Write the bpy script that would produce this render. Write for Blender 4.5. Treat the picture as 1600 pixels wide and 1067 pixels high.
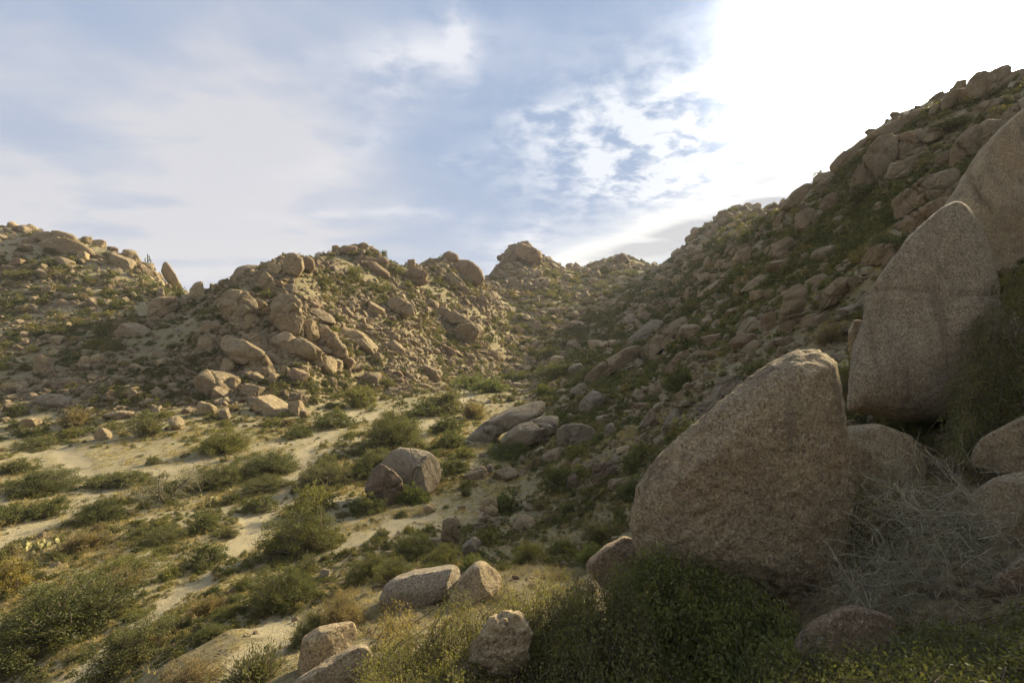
import bpy, math, random
import numpy as np

for o in list(bpy.data.objects):
    bpy.data.objects.remove(o)
SC = bpy.context.scene
COL = SC.collection
R = math.radians
rng = np.random.default_rng(11)
random.seed(11)

# ------------------------------------------------------------------ camera
F = 800.0            # focal length in photo pixels (1600 wide), 90 degrees across
CAMZ = 9.0           # metres above the wash floor
cd = bpy.data.cameras.new("camera")
cam = bpy.data.objects.new("camera", cd)
COL.objects.link(cam)
cd.sensor_width = 36.0
cd.lens = 18.0
cd.clip_start = 0.1
cd.clip_end = 8000
cam.location = (0, 0, CAMZ)
cam.rotation_euler = (R(90), 0, 0)
SC.camera = cam

# ------------------------------------------------------------------ light
SUN_AZ, SUN_EL = R(48.0), R(26.5)      # azimuth clockwise from +Y
sdir = (math.sin(SUN_AZ) * math.cos(SUN_EL), math.cos(SUN_AZ) * math.cos(SUN_EL), math.sin(SUN_EL))
ld = bpy.data.lights.new("sun", "SUN")
ld.energy = 3.0
ld.angle = R(2.5)
ld.color = (1.0, 0.83, 0.53)
sun = bpy.data.objects.new("sun", ld)
COL.objects.link(sun)
from mathutils import Vector, Matrix, Euler
sun.rotation_euler = Vector(sdir).to_track_quat('Z', 'Y').to_euler()
sun.location = (60, 60, 120)

SC.view_settings.view_transform = 'Standard'
SC.view_settings.look = 'None'
SC.view_settings.gamma = 1.0
SC.view_settings.exposure = 1.75
SC.view_settings.use_curve_mapping = False
SC.cycles.max_bounces = 5
SC.cycles.diffuse_bounces = 3
SC.cycles.transmission_bounces = 3
SC.cycles.transparent_max_bounces = 4

# ------------------------------------------------------------------ node helper
class G:
    """small expression helper for shader node trees"""
    def __init__(s, nt):
        s.nt = nt
    def n(s, t, **kw):
        nd = s.nt.nodes.new(t)
        for k, v in kw.items():
            setattr(nd, k, v)
        return nd
    def put(s, sock, v):
        if isinstance(v, bpy.types.NodeSocket):
            s.nt.links.new(v, sock)
        elif v is not None:
            sock.default_value = v
    def m(s, op, a, b=None, c=None, clamp=False):
        nd = s.n("ShaderNodeMath", operation=op)
        nd.use_clamp = clamp
        s.put(nd.inputs[0], a)
        if b is not None: s.put(nd.inputs[1], b)
        if c is not None: s.put(nd.inputs[2], c)
        return nd.outputs[0]
    def vm(s, op, a, b=None, scale=None):
        nd = s.n("ShaderNodeVectorMath", operation=op)
        s.put(nd.inputs[0], a)
        if b is not None: s.put(nd.inputs[1], b)
        if scale is not None: s.put(nd.inputs[3], scale)
        return nd.outputs[1] if op in ('DOT_PRODUCT', 'LENGTH') else nd.outputs[0]
    def mix(s, f, a, b, bt='MIX'):
        nd = s.n("ShaderNodeMix", data_type='RGBA', blend_type=bt)
        s.put(nd.inputs[0], f); s.put(nd.inputs[6], a); s.put(nd.inputs[7], b)
        return nd.outputs[2]
    def noise(s, vec, scale, detail=3, rough=0.5, dist=0.0, lac=2.0):
        nd = s.n("ShaderNodeTexNoise")
        s.put(nd.inputs['Vector'], vec)
        nd.inputs['Scale'].default_value = scale
        nd.inputs['Detail'].default_value = detail
        nd.inputs['Roughness'].default_value = rough
        nd.inputs['Lacunarity'].default_value = lac
        nd.inputs['Distortion'].default_value = dist
        return nd.outputs['Fac']
    def ramp(s, v, lo, hi, a=0.0, b=1.0, smooth=True):
        nd = s.n("ShaderNodeMapRange")
        nd.interpolation_type = 'SMOOTHSTEP' if smooth else 'LINEAR'
        s.put(nd.inputs[0], v)
        nd.inputs[1].default_value = lo; nd.inputs[2].default_value = hi
        nd.inputs[3].default_value = a; nd.inputs[4].default_value = b
        return nd.outputs[0]

def rgb(r, g, b):
    return (r, g, b, 1.0)

# ------------------------------------------------------------------ sky
world = bpy.data.worlds.new("World")
SC.world = world
world.use_nodes = True
wt = world.node_tree
for nd in list(wt.nodes):
    wt.nodes.remove(nd)
g = G(wt)
out = g.n("ShaderNodeOutputWorld")
bg = g.n("ShaderNodeBackground")
bg.inputs[1].default_value = 0.057
wt.links.new(bg.outputs[0], out.inputs[0])
sky = g.n("ShaderNodeTexSky", sky_type='NISHITA')
sky.sun_disc = False
sky.sun_elevation = SUN_EL
sky.sun_rotation = SUN_AZ
sky.altitude = 900
sky.air_density = 1.0
sky.dust_density = 1.2
sky.ozone_density = 1.0
tc = g.n("ShaderNodeTexCoord")
D = tc.outputs['Generated']
sep = g.n("ShaderNodeSeparateXYZ")
wt.links.new(D, sep.inputs[0])
dx, dy, dz = sep.outputs
az = g.m('ARCTAN2', dx, dy)
el = g.m('ARCSINE', dz)
zc = g.m('ADD', g.m('MAXIMUM', dz, 0.0), 0.16)
cmb = g.n("ShaderNodeCombineXYZ")
g.put(cmb.inputs[0], g.m('DIVIDE', dx, zc)); g.put(cmb.inputs[1], g.m('DIVIDE', dy, zc))
CP = cmb.outputs[0]                      # position on a flat cloud deck
def azel(px, py):
    a = math.atan((px - 800) / F)
    return a, math.atan((533 - py) / F * math.cos(a))
warp = g.noise(CP, 0.9, 4, 0.55)
warp2 = g.noise(g.vm('ADD', CP, (5.2, 1.3, 7.7)), 0.9, 4, 0.55)
azw = g.m('ADD', az, g.m('MULTIPLY', g.m('SUBTRACT', warp, 0.5), 0.34))
elw = g.m('ADD', el, g.m('MULTIPLY', g.m('SUBTRACT', warp2, 0.5), 0.26))
def blob(px, py, rx, ry, ang, warped=True):
    a0, e0 = azel(px, py)
    A = g.m('SUBTRACT', azw if warped else az, a0)
    E = g.m('SUBTRACT', elw if warped else el, e0)
    c, s = math.cos(R(ang)), math.sin(R(ang))
    p = g.m('ADD', g.m('MULTIPLY', A, c / (rx / F)), g.m('MULTIPLY', E, s / (rx / F)))
    q = g.m('ADD', g.m('MULTIPLY', A, -s / (ry / F)), g.m('MULTIPLY', E, c / (ry / F)))
    d2 = g.m('ADD', g.m('MULTIPLY', p, p), g.m('MULTIPLY', q, q))
    return g.m('EXPONENT', g.m('MULTIPLY', d2, -1.0))
def addm(*xs):
    r = xs[0]
    for x in xs[1:]:
        r = g.m('ADD', r, x)
    return r
def mul(x, k):
    return g.m('MULTIPLY', x, k)
rot = g.n("ShaderNodeMapping")
g.put(rot.inputs[0], CP); rot.inputs['Rotation'].default_value = (0, 0, R(-35)); rot.inputs['Scale'].default_value = (1.0, 2.6, 1.0)
streak = g.noise(rot.outputs[0], 1.6, 7, 0.6, 0.3)
fine = g.noise(CP, 7.5, 6, 0.62, 0.2)
soft = g.noise(CP, 1.3, 5, 0.5, 0.2)
# broad thin veil on the left
veil = addm(mul(blob(310, 180, 210, 200, -25), 1.0), mul(blob(60, 330, 330, 130, 0), 0.75), mul(blob(330, 380, 300, 60, -3), 0.45),
            mul(blob(470, 120, 150, 90, 10), 0.35), mul(blob(-500, 250, 500, 300, 0), 0.5), g.ramp(dy, 0.3, -0.2, 0.0, 1.0))
veil = g.m('MULTIPLY', veil, g.ramp(soft, 0.32, 0.68, 0.25, 1.25))
veil = g.m('MULTIPLY', veil, g.ramp(streak, 0.3, 0.7, 0.7, 1.15), clamp=True)
# wisps
wisp = addm(mul(blob(640, 100, 110, 42, 18), 1.0), mul(blob(705, 50, 26, 60, 20), 0.7), mul(blob(540, 235, 90, 30, 30), 0.45),
            mul(blob(585, 355, 120, 13, 0), 0.6), mul(blob(815, 372, 70, 22, 6), 1.0), mul(blob(715, 258, 30, 8, 0), 0.6), mul(blob(900, 50, 180, 50, 0), 0.25))
wisp = g.m('MULTIPLY', wisp, g.ramp(g.m('ADD', mul(streak, 0.5), mul(fine, 0.5)), 0.38, 0.60, 0.0, 1.0), clamp=True)
# broken altocumulus
alto = addm(mul(blob(960, 215, 160, 70, 8), 1.0), mul(blob(1060, 150, 130, 90, 20), 0.9), mul(blob(1020, 275, 130, 32, 10), 1.2), mul(blob(1150, 210, 160, 80, 10), 1.0), mul(blob(850, 175, 50, 14, 0), 0.6))
alto = g.m('MULTIPLY', alto, g.ramp(fine, 0.36, 0.66, 0.0, 1.0), clamp=True)
# low bright band towards the sun with grey undersides
band = addm(mul(blob(1010, 372, 190, 30, 17, False), 0.9), mul(blob(1180, 310, 200, 40, 14, False), 1.0), mul(blob(930, 408, 120, 22, 8, False), 0.8))
band = g.m('MULTIPLY', band, g.ramp(streak, 0.2, 0.62, 0.35, 1.0), clamp=True)
grey = addm(mul(blob(1085, 364, 125, 17, 13, False), 2.0), mul(blob(1160, 340, 110, 17, 16, False), 1.8), mul(blob(1180, 290, 90, 12, 14, False), 0.9), mul(blob(1010, 385, 90, 9, 12, False), 0.6))
grey = g.m('MULTIPLY', grey, g.ramp(streak, 0.3, 0.62, 0.2, 1.0), clamp=True)
# glare of the thin bright cloud in front of the sun
glow = addm(mul(blob(1535, -10, 120, 100, 0), 150.0), mul(blob(1520, 10, 190, 165, 20), 12.0), mul(blob(1430, 165, 135, 75, 25), 4.5), mul(blob(1260, 60, 90, 110, 10), 5.0), mul(blob(1750, -150, 330, 260, 0, False), 0.8))
glow = g.m('MULTIPLY', glow, g.ramp(fine, 0.3, 0.7, 0.8, 1.2))

col = g.mix(1.0, sky.outputs[0], rgb(0.80, 0.76, 0.86), 'MULTIPLY')
skyb = g.mix(0.95, col, rgb(1.62, 2.25, 3.35))
c1 = g.mix(mul(veil, 0.85), skyb, rgb(3.75, 3.72, 3.95))
c2 = g.mix(mul(wisp, 0.75), c1, rgb(5.0, 5.0, 5.2))
c3 = g.mix(mul(alto, 0.65), c2, rgb(5.8, 5.9, 6.0))
c4 = g.mix(mul(band, 0.95), c3, rgb(5.6, 5.6, 5.5))
c5 = g.mix(mul(grey, 0.85), c4, rgb(2.5, 2.65, 3.0))
glow = g.m('MULTIPLY', glow, g.m('SUBTRACT', 1.0, mul(grey, 1.0), clamp=True))
gl = g.n("ShaderNodeCombineColor")
for i in range(3):
    g.put(gl.inputs[i], mul(glow, (1.0, 0.98, 0.94)[i]))
c6 = g.mix(1.0, c5, gl.outputs[0], 'ADD')
wt.links.new(c6, bg.inputs[0])

# ------------------------------------------------------------------ numpy noise
def _h(ix, iy, iz, seed):
    n = (ix.astype(np.int64) * 374761393 + iy.astype(np.int64) * 668265263 + iz.astype(np.int64) * 2147483647 + seed * 1274126177) & 0xFFFFFFFF
    n = ((n ^ (n >> 13)) * 1274126177) & 0xFFFFFFFF
    n = (n ^ (n >> 16)) & 0xFFFFFF
    return n / 8388607.5 - 1.0
def vnoise(p, seed=0):
    i = np.floor(p); f = p - i; u = f * f * f * (f * (f * 6 - 15) + 10)
    i = i.astype(np.int64)
    r = 0
    for a in (0, 1):
        wa = u[:, 0] if a else 1 - u[:, 0]
        for b in (0, 1):
            wb = u[:, 1] if b else 1 - u[:, 1]
            for c in (0, 1):
                wc = u[:, 2] if c else 1 - u[:, 2]
                r = r + wa * wb * wc * _h(i[:, 0] + a, i[:, 1] + b, i[:, 2] + c, seed)
    return r
def fbm(p, octv=4, seed=0, gain=0.5):
    r = 0; a = 1.0; s = 0
    for k in range(octv):
        r = r + a * vnoise(p * (2.03 ** k) + 17.3 * k, seed + k); s += a; a *= gain
    return r / s

# ------------------------------------------------------------------ terrain
T = {
 -1600: [(3,1000),(8,960),(14,870),(28,760),(45,670),(58,620),(75,545),(95,470),(120,400),(140,370),(180,380),(600,480)],
 -400: [(3,1400),(8,1200),(14,1067),(28,800),(45,702),(58,640),(75,560),(95,480),(120,400),(140,352),(160,352),(240,390),(600,480)],
 0: [(3,1500),(8,1230),(13.5,1067),(17.5,960),(20.5,900),(28,800),(40,722),(48,692),(58,640),(68,590),(82,540),(98,498),(112,442),(128,386),(140,356),(152,358),(220,390),(600,480)],
 90: [(3,1480),(8,1180),(12,1067),(17,960),(20.3,900),(28,800),(40,721),(48,690),(58,640),(68,590),(81,540),(96,499),(112,446),(128,396),(140,372),(148,372),(200,395),(600,480)],
 150: [(3,1450),(8,1160),(11,1067),(16.5,960),(20,900),(28,800),(39.5,720),(48,685),(57,640),(67,590),(80,540),(95,500),(112,452),(130,404),(142,385),(150,385),(200,405),(600,485)],
 220: [(3,1400),(7,1180),(9.5,1067),(15,960),(19.3,900),(28,800),(39.2,720),(48,683),(57,640),(66,592),(78,545),(92,505),(108,468),(124,432),(136,416),(145,416),(200,435),(600,490)],
 300: [(3,1400),(6,1160),(8,1067),(13,960),(18.5,900),(28,800),(39,720),(48,680),(58,640),(66,592),(74,548),(84,508),(98,478),(112,464),(125,462),(145,468),(220,480),(600,500)],
 360: [(3,1350),(5.6,1160),(7.3,1067),(11.5,965),(17.2,900),(27.5,800),(38.5,720),(50,675),(58,640),(65,592),(72,545),(80,495),(92,455),(106,438),(118,438),(150,450),(220,470),(600,500)],
 450: [(3,1300),(5,1160),(6.5,1067),(10,980),(16,900),(22,850),(27,800),(38,720),(52,670),(60,640),(66,592),(73,535),(82,475),(94,422),(105,408),(115,408),(150,425),(600,500)],
 520: [(3,1280),(5,1140),(6.2,1067),(9.5,975),(15,895),(21.5,840),(27.5,790),(39,712),(54,660),(65,632),(74,590),(82,535),(92,475),(104,425),(122,398),(133,393),(145,400),(200,430),(600,500)],
 560: [(3,1250),(5,1120),(6,1067),(9.2,968),(14.4,888),(21,835),(28,785),(40,706),(56,655),(70,625),(82,580),(91,530),(103,465),(118,410),(134,386),(142,384),(155,398),(220,430),(600,500)],
 620: [(3,1250),(4.8,1110),(5.8,1067),(9,958),(13.8,880),(20.8,828),(28,778),(41,698),(57,650),(76,613),(90,568),(100,520),(115,460),(135,416),(146,410),(160,418),(220,435),(600,500)],
 700: [(3,1200),(4.6,1110),(5.5,1067),(9,950),(13,880),(20,830),(27,780),(39,700),(55,650),(78,615),(100,588),(115,553),(128,508),(140,462),(158,418),(170,406),(180,408),(240,430),(600,500)],
 740: [(3,1200),(4.6,1110),(5.5,1067),(9,947),(12.7,883),(19.5,833),(26.5,782),(39,700),(56,648),(79,613),(106,586),(122,553),(136,510),(150,468),(168,434),(178,424),(190,428),(230,440),(300,450),(600,505)],
 760: [(3,1200),(4.6,1110),(5.5,1067),(9,945),(12.5,885),(19,835),(26,785),(39,700),(57,645),(80,611),(112,584),(128,552),(142,512),(158,474),(175,450),(185,448),(230,442),(262,440),(300,450),(600,505)],
 800: [(3,1200),(4.6,1110),(5.6,1067),(8,960),(11,900),(17,848),(24,800),(40,700),(60,640),(80,610),(120,582),(150,541),(190,482),(230,430),(258,396),(268,386),(300,400),(400,440),(600,505)],
 815: [(3,1190),(4.6,1105),(5.6,1067),(8,957),(11,899),(17,845),(24,792),(40,695),(60,637),(82,608),(121,580),(151,541),(191,482),(232,430),(258,390),(266,379),(290,396),(400,440),(600,505)],
 850: [(3,1200),(4.6,1110),(5.7,1070),(8,957),(11.3,898),(17,838),(23.5,780),(36,700),(55,636),(80,600),(115,575),(153,537),(188,488),(230,440),(262,412),(275,404),(300,412),(400,440),(600,505)],
 830: [(3,1180),(4.6,1100),(5.6,1067),(8,955),(11,897),(17,842),(24,785),(40,690),(60,634),(82,606),(122,578),(152,540),(192,482),(232,432),(258,394),(268,386),(300,402),(400,440),(600,505)],
 900: [(3,1250),(4.6,1150),(5.8,1090),(8.2,965),(12,900),(17,828),(22,772),(28,722),(33,690),(42,650),(53,620),(72,590),(95,570),(125,555),(155,530),(180,502),(215,462),(265,432),(300,421),(320,421),(400,445),(600,505)],
 935: [(3,1275),(4.6,1160),(6,1075),(8.6,945),(12.3,868),(17,798),(22.5,742),(32,680),(43,634),(57,600),(78,570),(110,545),(150,516),(180,488),(220,452),(275,424),(305,413),(325,413),(400,440),(600,505)],
 970: [(3,1300),(4.6,1170),(6.5,1050),(9,925),(12.5,838),(17,770),(23,712),(32,658),(43,620),(60,585),(85,556),(120,526),(150,498),(180,472),(220,446),(275,412),(310,399),(330,401),(400,435),(600,500)],
 1030: [(3,1320),(4.5,1180),(6.5,1045),(9,900),(12.3,800),(17,728),(23,684),(32,635),(43,597),(60,562),(85,532),(120,502),(150,478),(180,455),(220,432),(275,418),(300,414),(330,418),(400,440),(600,500)],
 1100: [(3,1340),(4.2,1190),(6.3,1040),(8,925),(10.5,800),(14.5,700),(19,640),(26,590),(36,550),(50,510),(70,475),(95,445),(125,420),(160,398),(200,374),(240,358),(255,356),(330,385),(600,500)],
 1150: [(3,1340),(4.1,1190),(6,1050),(7.6,930),(10,790),(13,700),(17.5,630),(24,575),(33,525),(46,480),(64,443),(85,412),(110,382),(140,362),(175,345),(215,332),(235,330),(320,370),(600,490)],
 1200: [(3,1340),(4,1180),(5.6,1050),(7.2,935),(9.5,780),(12,700),(16,620),(22,560),(31,500),(43,450),(58,412),(76,380),(95,358),(115,345),(150,334),(200,329),(215,329),(300,350),(600,480)],
 1300: [(3,1320),(3.8,1160),(5.2,1020),(6.7,900),(9,780),(11,700),(14.5,600),(19,530),(26,470),(36,410),(48,355),(60,315),(70,287),(80,272),(90,268),(130,285),(250,330),(600,450)],
 1400: [(3,1200),(3.6,1110),(5,985),(7.3,850),(9.5,760),(11.5,690),(14,600),(17.5,500),(22,430),(30,360),(39,300),(49,250),(58,218),(68,194),(76,188),(110,205),(250,300),(600,430)],
 1500: [(3,1110),(3.4,1067),(4.9,950),(6.8,850),(9.3,750),(11.5,680),(13.5,580),(16.5,470),(20,390),(27,310),(36,240),(45,192),(54,158),(62,144),(70,143),(100,165),(250,280),(600,420)],
 1600: [(3,1100),(3.3,1067),(4.8,940),(6.8,830),(9.2,740),(11.3,640),(13.5,520),(16,420),(19.5,340),(26,260),(34,190),(43,150),(52,126),(58,118),(66,120),(100,145),(250,260),(600,410)],
 2000: [(3,1067),(4.4,900),(6.5,760),(8.5,580),(11,420),(14,290),(19,160),(28,50),(38,-20),(46,-40),(55,-40),(90,40),(250,220),(600,400)],  # slope out of view, raised here to keep sun off the near right corner
 3200: [(3,900),(5,720),(8,560),(12,400),(18,250),(26,120),(36,40),(46,20),(60,40),(100,100),(250,220),(600,400)],
}
YG = np.exp(np.linspace(math.log(2.4), math.log(620), 700))
def pchip(x, y, xq):
    x = np.asarray(x, float); y = np.asarray(y, float)
    h = np.diff(x); d = np.diff(y) / h
    m = np.zeros(len(x))
    for i in range(1, len(x) - 1):
        if d[i - 1] * d[i] > 0:
            w1 = 2 * h[i] + h[i - 1]; w2 = h[i] + 2 * h[i - 1]
            m[i] = (w1 + w2) / (w1 / d[i - 1] + w2 / d[i])
    m[0] = d[0]; m[-1] = d[-1]
    xq = np.clip(xq, x[0], x[-1])
    k = np.clip(np.searchsorted(x, xq) - 1, 0, len(h) - 1)
    t = (xq - x[k]) / h[k]
    return ((1 + 2 * t) * (1 - t) ** 2 * y[k] + t * (1 - t) ** 2 * h[k] * m[k] + t * t * (3 - 2 * t) * y[k + 1] + t * t * (t - 1) * h[k] * m[k + 1])
_cx = sorted(T)
_tab = np.array([pchip([math.log(a) for a, _ in T[c]], [b for _, b in T[c]], np.log(YG)) for c in _cx])   # py at (col, Y)
PXG = np.arange(-1600, 3201, 8.0)
_pyg = np.array([pchip(_cx, _tab[:, j], PXG) for j in range(len(YG))]).T      # (px, Y)
_k = np.exp(-np.linspace(-1.6, 1.6, 5) ** 2); _k /= _k.sum()
_pyg = np.apply_along_axis(lambda r_: np.convolve(np.pad(r_, 2, mode='edge'), _k, 'valid'), 0, _pyg)
ZG = -(_pyg - 533) / F * YG[None, :]                                           # height relative to the camera
LY0, LY1 = math.log(YG[0]), math.log(YG[-1])

# sandy trails, given as picture points resolved on the base terrain later
def base_z(x, y):
    """terrain height (camera-relative) without small relief"""
    x = np.asarray(x, float); y = np.asarray(y, float)
    ys = np.maximum(y, 0.35 * np.hypot(x, y))
    ys = np.maximum(ys, 2.4)
    px = np.clip(800 + F * x / ys, -1600, 3199.9)
    a = (px + 1600) / 8.0; ia = np.clip(a.astype(int), 0, len(PXG) - 2); fa = a - ia
    b = (np.log(np.clip(ys, YG[0], YG[-1] * 0.9999)) - LY0) / (LY1 - LY0) * (len(YG) - 1); ib = np.clip(b.astype(int), 0, len(YG) - 2); fb = b - ib
    z = (ZG[ia, ib] * (1 - fa) * (1 - fb) + ZG[ia + 1, ib] * fa * (1 - fb) + ZG[ia, ib + 1] * (1 - fa) * fb + ZG[ia + 1, ib + 1] * fa * fb)
    r = np.hypot(x, y)
    back = -2.2 + 0.50 * np.clip(x, -14, 60) + 0.05 * np.clip(-y, 0, 100)
    w = np.clip((y - 0.25 * r) / (0.2 * r + 0.01), 0, 1); w = w * w * (3 - 2 * w)
    w = w * np.clip((y - 0.5) / 2.0, 0, 1)
    far = np.clip((r - 400) / 200, 0, 1)
    z = z * w + back * (1 - w)
    return z * (1 - far) + 15 * far
def hit0(px, py):
    i = int(np.clip(round((px + 1600) / 8.0), 0, len(PXG) - 1))
    c = _pyg[i]
    lo = np.where(c <= py)[0]
    j = lo[0] if len(lo) else int(np.argmin(c))
    return (px - 800) / F * YG[j], YG[j]

PATHS = [(0.85, [(60,1100),(180,1005),(250,950),(320,895),(372,850),(405,815),(425,780),(455,740),(480,705),(530,672),(575,648),(620,636)]),
         (1.1, [(-60,880),(0,848),(60,815),(110,792),(150,770),(200,742),(300,722),(400,700),(480,690)]),
         (0.9, [(560,640),(520,668),(470,690),(400,694)]),
         (0.9, [(640,700),(668,665),(700,642),(742,612),(720,604)]),
         (0.9, [(590,652),(560,660),(600,640)]),
         (1.1, [(540,850),(590,830),(625,815),(660,806)]),
         (0.8, [(380,850),(400,830),(395,805)]),
         (0.6, [(420,960),(450,990),(400,1010),(380,1040)]),
         (0.5, [(820,575),(800,582),(770,590)]),
         (0.9, [(0,720),(90,700),(120,720),(140,750)])]
PW = []
for wd, pts in PATHS:
    P = np.array([hit0(*p) for p in pts])
    Q = [P[0]]
    for a, b in zip(P[:-1], P[1:]):
        for t in (0.25, 0.5, 0.75, 1.0):
            Q.append(a + (b - a) * t)
    PW.append((wd, np.array(Q)))
def sand(x, y):
    """0..1 how much bare sand lies here"""
    s = np.zeros(len(x))
    nz = fbm(np.stack([x * 0.7, y * 0.7, x * 0], 1), 3, 5)
    for wd, P in PW:
        d = np.full(len(x), 1e9)
        bx = (x > P[:, 0].min() - 5) & (x < P[:, 0].max() + 5) & (y > P[:, 1].min() - 5) & (y < P[:, 1].max() + 5)
        if not bx.any(): continue
        xx, yy = x[bx], y[bx]; dd = np.full(len(xx), 1e9)
        for a, b in zip(P[:-1], P[1:]):
            v = b - a; L = max((v * v).sum(), 1e-6)
            t = np.clip(((xx - a[0]) * v[0] + (yy - a[1]) * v[1]) / L, 0, 1)
            dd = np.minimum(dd, np.hypot(xx - a[0] - t * v[0], yy - a[1] - t * v[1]))
        d[bx] = dd
        s = np.maximum(s, np.clip(1.35 - d / wd + 0.6 * nz, 0, 1))
    return s
def flatness(x, y):
    z = base_z(x, y)
    f = np.clip((-7.0 - z) / 1.2, 0, 1) * np.clip((130 - y) / 30, 0, 1) * (y > 8)
    return f
def relief(x, y, fl=None):
    r = np.hypot(x, y)
    if fl is None: fl = flatness(x, y)
    P = np.stack([x, y, x * 0], 1)
    n1 = fbm(P / 9.0, 4, 21) * 1.1 + (np.abs(fbm(P / 22.0, 3, 31)) - 0.25) * 2.0 * np.clip(r / 120, 0, 1)
    n2 = fbm(P / 1.6, 4, 41) * 0.20
    k = np.clip((r - 6) / 20, 0.12, 1)
    return (n1 * (1 - 0.86 * fl) * k + n2 * (1 - 0.6 * fl) * np.clip(r / 15, 0.4, 1))
def ground(x, y):
    """world z of the ground"""
    x = np.atleast_1d(np.asarray(x, float)); y = np.atleast_1d(np.asarray(y, float))
    return base_z(x, y) + relief(x, y) + CAMZ

def mesh_np(name, V, Fc, mat=None, smooth=True, attrs=None):
    me = bpy.data.meshes.new(name)
    V = np.ascontiguousarray(V, dtype=np.float32); Fc = np.ascontiguousarray(Fc, dtype=np.int32)
    k = Fc.shape[1]
    me.vertices.add(len(V)); me.vertices.foreach_set("co", V.ravel())
    me.loops.add(Fc.size); me.loops.foreach_set("vertex_index", Fc.ravel())
    me.polygons.add(len(Fc)); me.polygons.foreach_set("loop_start", np.arange(0, Fc.size, k, dtype=np.int32))
    me.update(calc_edges=True)
    me.polygons.foreach_set("use_smooth", np.full(len(Fc), smooth, dtype=bool))
    if attrs:
        for an, av in attrs.items():
            at = me.attributes.new(an, 'FLOAT', 'POINT'); at.data.foreach_set("value", np.asarray(av, np.float32))
    if mat: me.materials.append(mat)
    me.update()
    return me
def link(name, data, parent=None):
    o = bpy.data.objects.new(name, data); COL.objects.link(o)
    if parent is not None: o.parent = parent
    return o
def tag(o, label=None, cat=None, group=None, kind=None):
    if label: o["label"] = label
    if cat: o["category"] = cat
    if group: o["group"] = group
    if kind: o["kind"] = kind
    return o

# fan of rings round the viewpoint: fine where the picture looks, coarser behind
th = np.concatenate([np.linspace(-180, -58, 60, endpoint=False), np.linspace(-58, 58, 1050), np.linspace(58, 180, 61)[1:-1]])
th = np.radians(th)
rr = np.concatenate([[0.0, 0.6, 1.2, 1.8], np.exp(np.linspace(math.log(2.3), math.log(620), 520)), [900, 1500]])
RR, TH = np.meshgrid(rr, th, indexing='ij')
gx = (RR * np.sin(TH)).ravel(); gy = (RR * np.cos(TH)).ravel()
gfl = flatness(gx, gy)
gz = base_z(gx, gy) + relief(gx, gy, gfl) + CAMZ
gs = sand(gx, gy)
gfa = np.maximum(gfl, 0.75 * np.clip((gy - 82) / 12, 0, 1) * np.clip((-gx / np.maximum(gy, 1) - 0.58) / 0.08, 0, 1) * (gy < 160))
gz -= gs * 0.10
nR, nT = RR.shape
ii, jj = np.meshgrid(np.arange(nR - 1), np.arange(nT), indexing='ij')
j2 = (jj + 1) % nT
TF = np.stack([ii * nT + jj, ii * nT + j2, (ii + 1) * nT + j2, (ii + 1) * nT + jj], -1).reshape(-1, 4)

# ------------------------------------------------------------------ materials
def newmat(name):
    m = bpy.data.materials.new(name); m.use_nodes = True
    nt = m.node_tree
    for nd in list(nt.nodes): nt.nodes.remove(nd)
    g = G(nt); o = g.n("ShaderNodeOutputMaterial"); b = g.n("ShaderNodeBsdfPrincipled")
    nt.links.new(b.outputs[0], o.inputs[0])
    b.inputs['Roughness'].default_value = 0.9
    b.inputs['Specular IOR Level'].default_value = 0.2
    return m, g, b, o

def ground_mat():
    m, g, b, o = newmat("dry_ground")
    geo = g.n("ShaderNodeNewGeometry"); P = geo.outputs['Position']
    at = g.n("ShaderNodeAttribute", attribute_name="sand"); fl = g.n("ShaderNodeAttribute", attribute_name="flat")
    st = g.n("ShaderNodeMapping"); g.put(st.inputs[0], P)
    n1 = g.noise(P, 0.35, 5, 0.6); n2 = g.noise(P, 2.2, 6, 0.65, 0.4); n3 = g.noise(P, 14, 5, 0.65); n4 = g.noise(P, 55, 3, 0.6)
    straw = g.mix(g.ramp(n2, 0.3, 0.7), rgb(0.185, 0.155, 0.088), rgb(0.35, 0.30, 0.175))
    straw = g.mix(g.ramp(n1, 0.35, 0.68), straw, rgb(0.30, 0.26, 0.135))
    straw = g.mix(g.ramp(g.noise(P, 1.1, 5, 0.7, 0.8), 0.52, 0.66, 0, 0.55), straw, rgb(0.145, 0.12, 0.07))
    soil = g.mix(g.ramp(n2, 0.3, 0.7), rgb(0.15, 0.122, 0.06), rgb(0.27, 0.225, 0.112))
    base = g.mix(g.m('MULTIPLY', fl.outputs['Fac'], 1.0, clamp=True), soil, straw)
    base = g.mix(g.ramp(n3, 0.52, 0.72), base, rgb(0.38, 0.32, 0.18))
    sandc = g.mix(g.ramp(n3, 0.3, 0.7), rgb(0.29, 0.245, 0.14), rgb(0.40, 0.34, 0.205))
    sf = g.m('ADD', at.outputs['Fac'], g.m('ADD', g.m('MULTIPLY', g.m('SUBTRACT', n2, 0.5), 1.3), g.m('MULTIPLY', g.m('SUBTRACT', n3, 0.5), 0.6)))
    base = g.mix(g.ramp(sf, 0.42, 0.62), base, sandc)
    base = g.mix(g.ramp(n4, 0.3, 0.55, 0.22, 0.0), base, rgb(0.07, 0.05, 0.032))
    g.put(b.inputs['Base Color'], base)
    bp = g.n("ShaderNodeBump"); bp.inputs['Strength'].default_value = 0.9; bp.inputs['Distance'].default_value = 0.12
    hh = g.m('ADD', g.m('MULTIPLY', n2, 0.8), g.m('ADD', g.m('MULTIPLY', n3, 0.6), g.m('MULTIPLY', n4, 0.2)))
    g.put(bp.inputs['Height'], hh); g.put(b.inputs['Normal'], bp.outputs[0])
    return m

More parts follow.
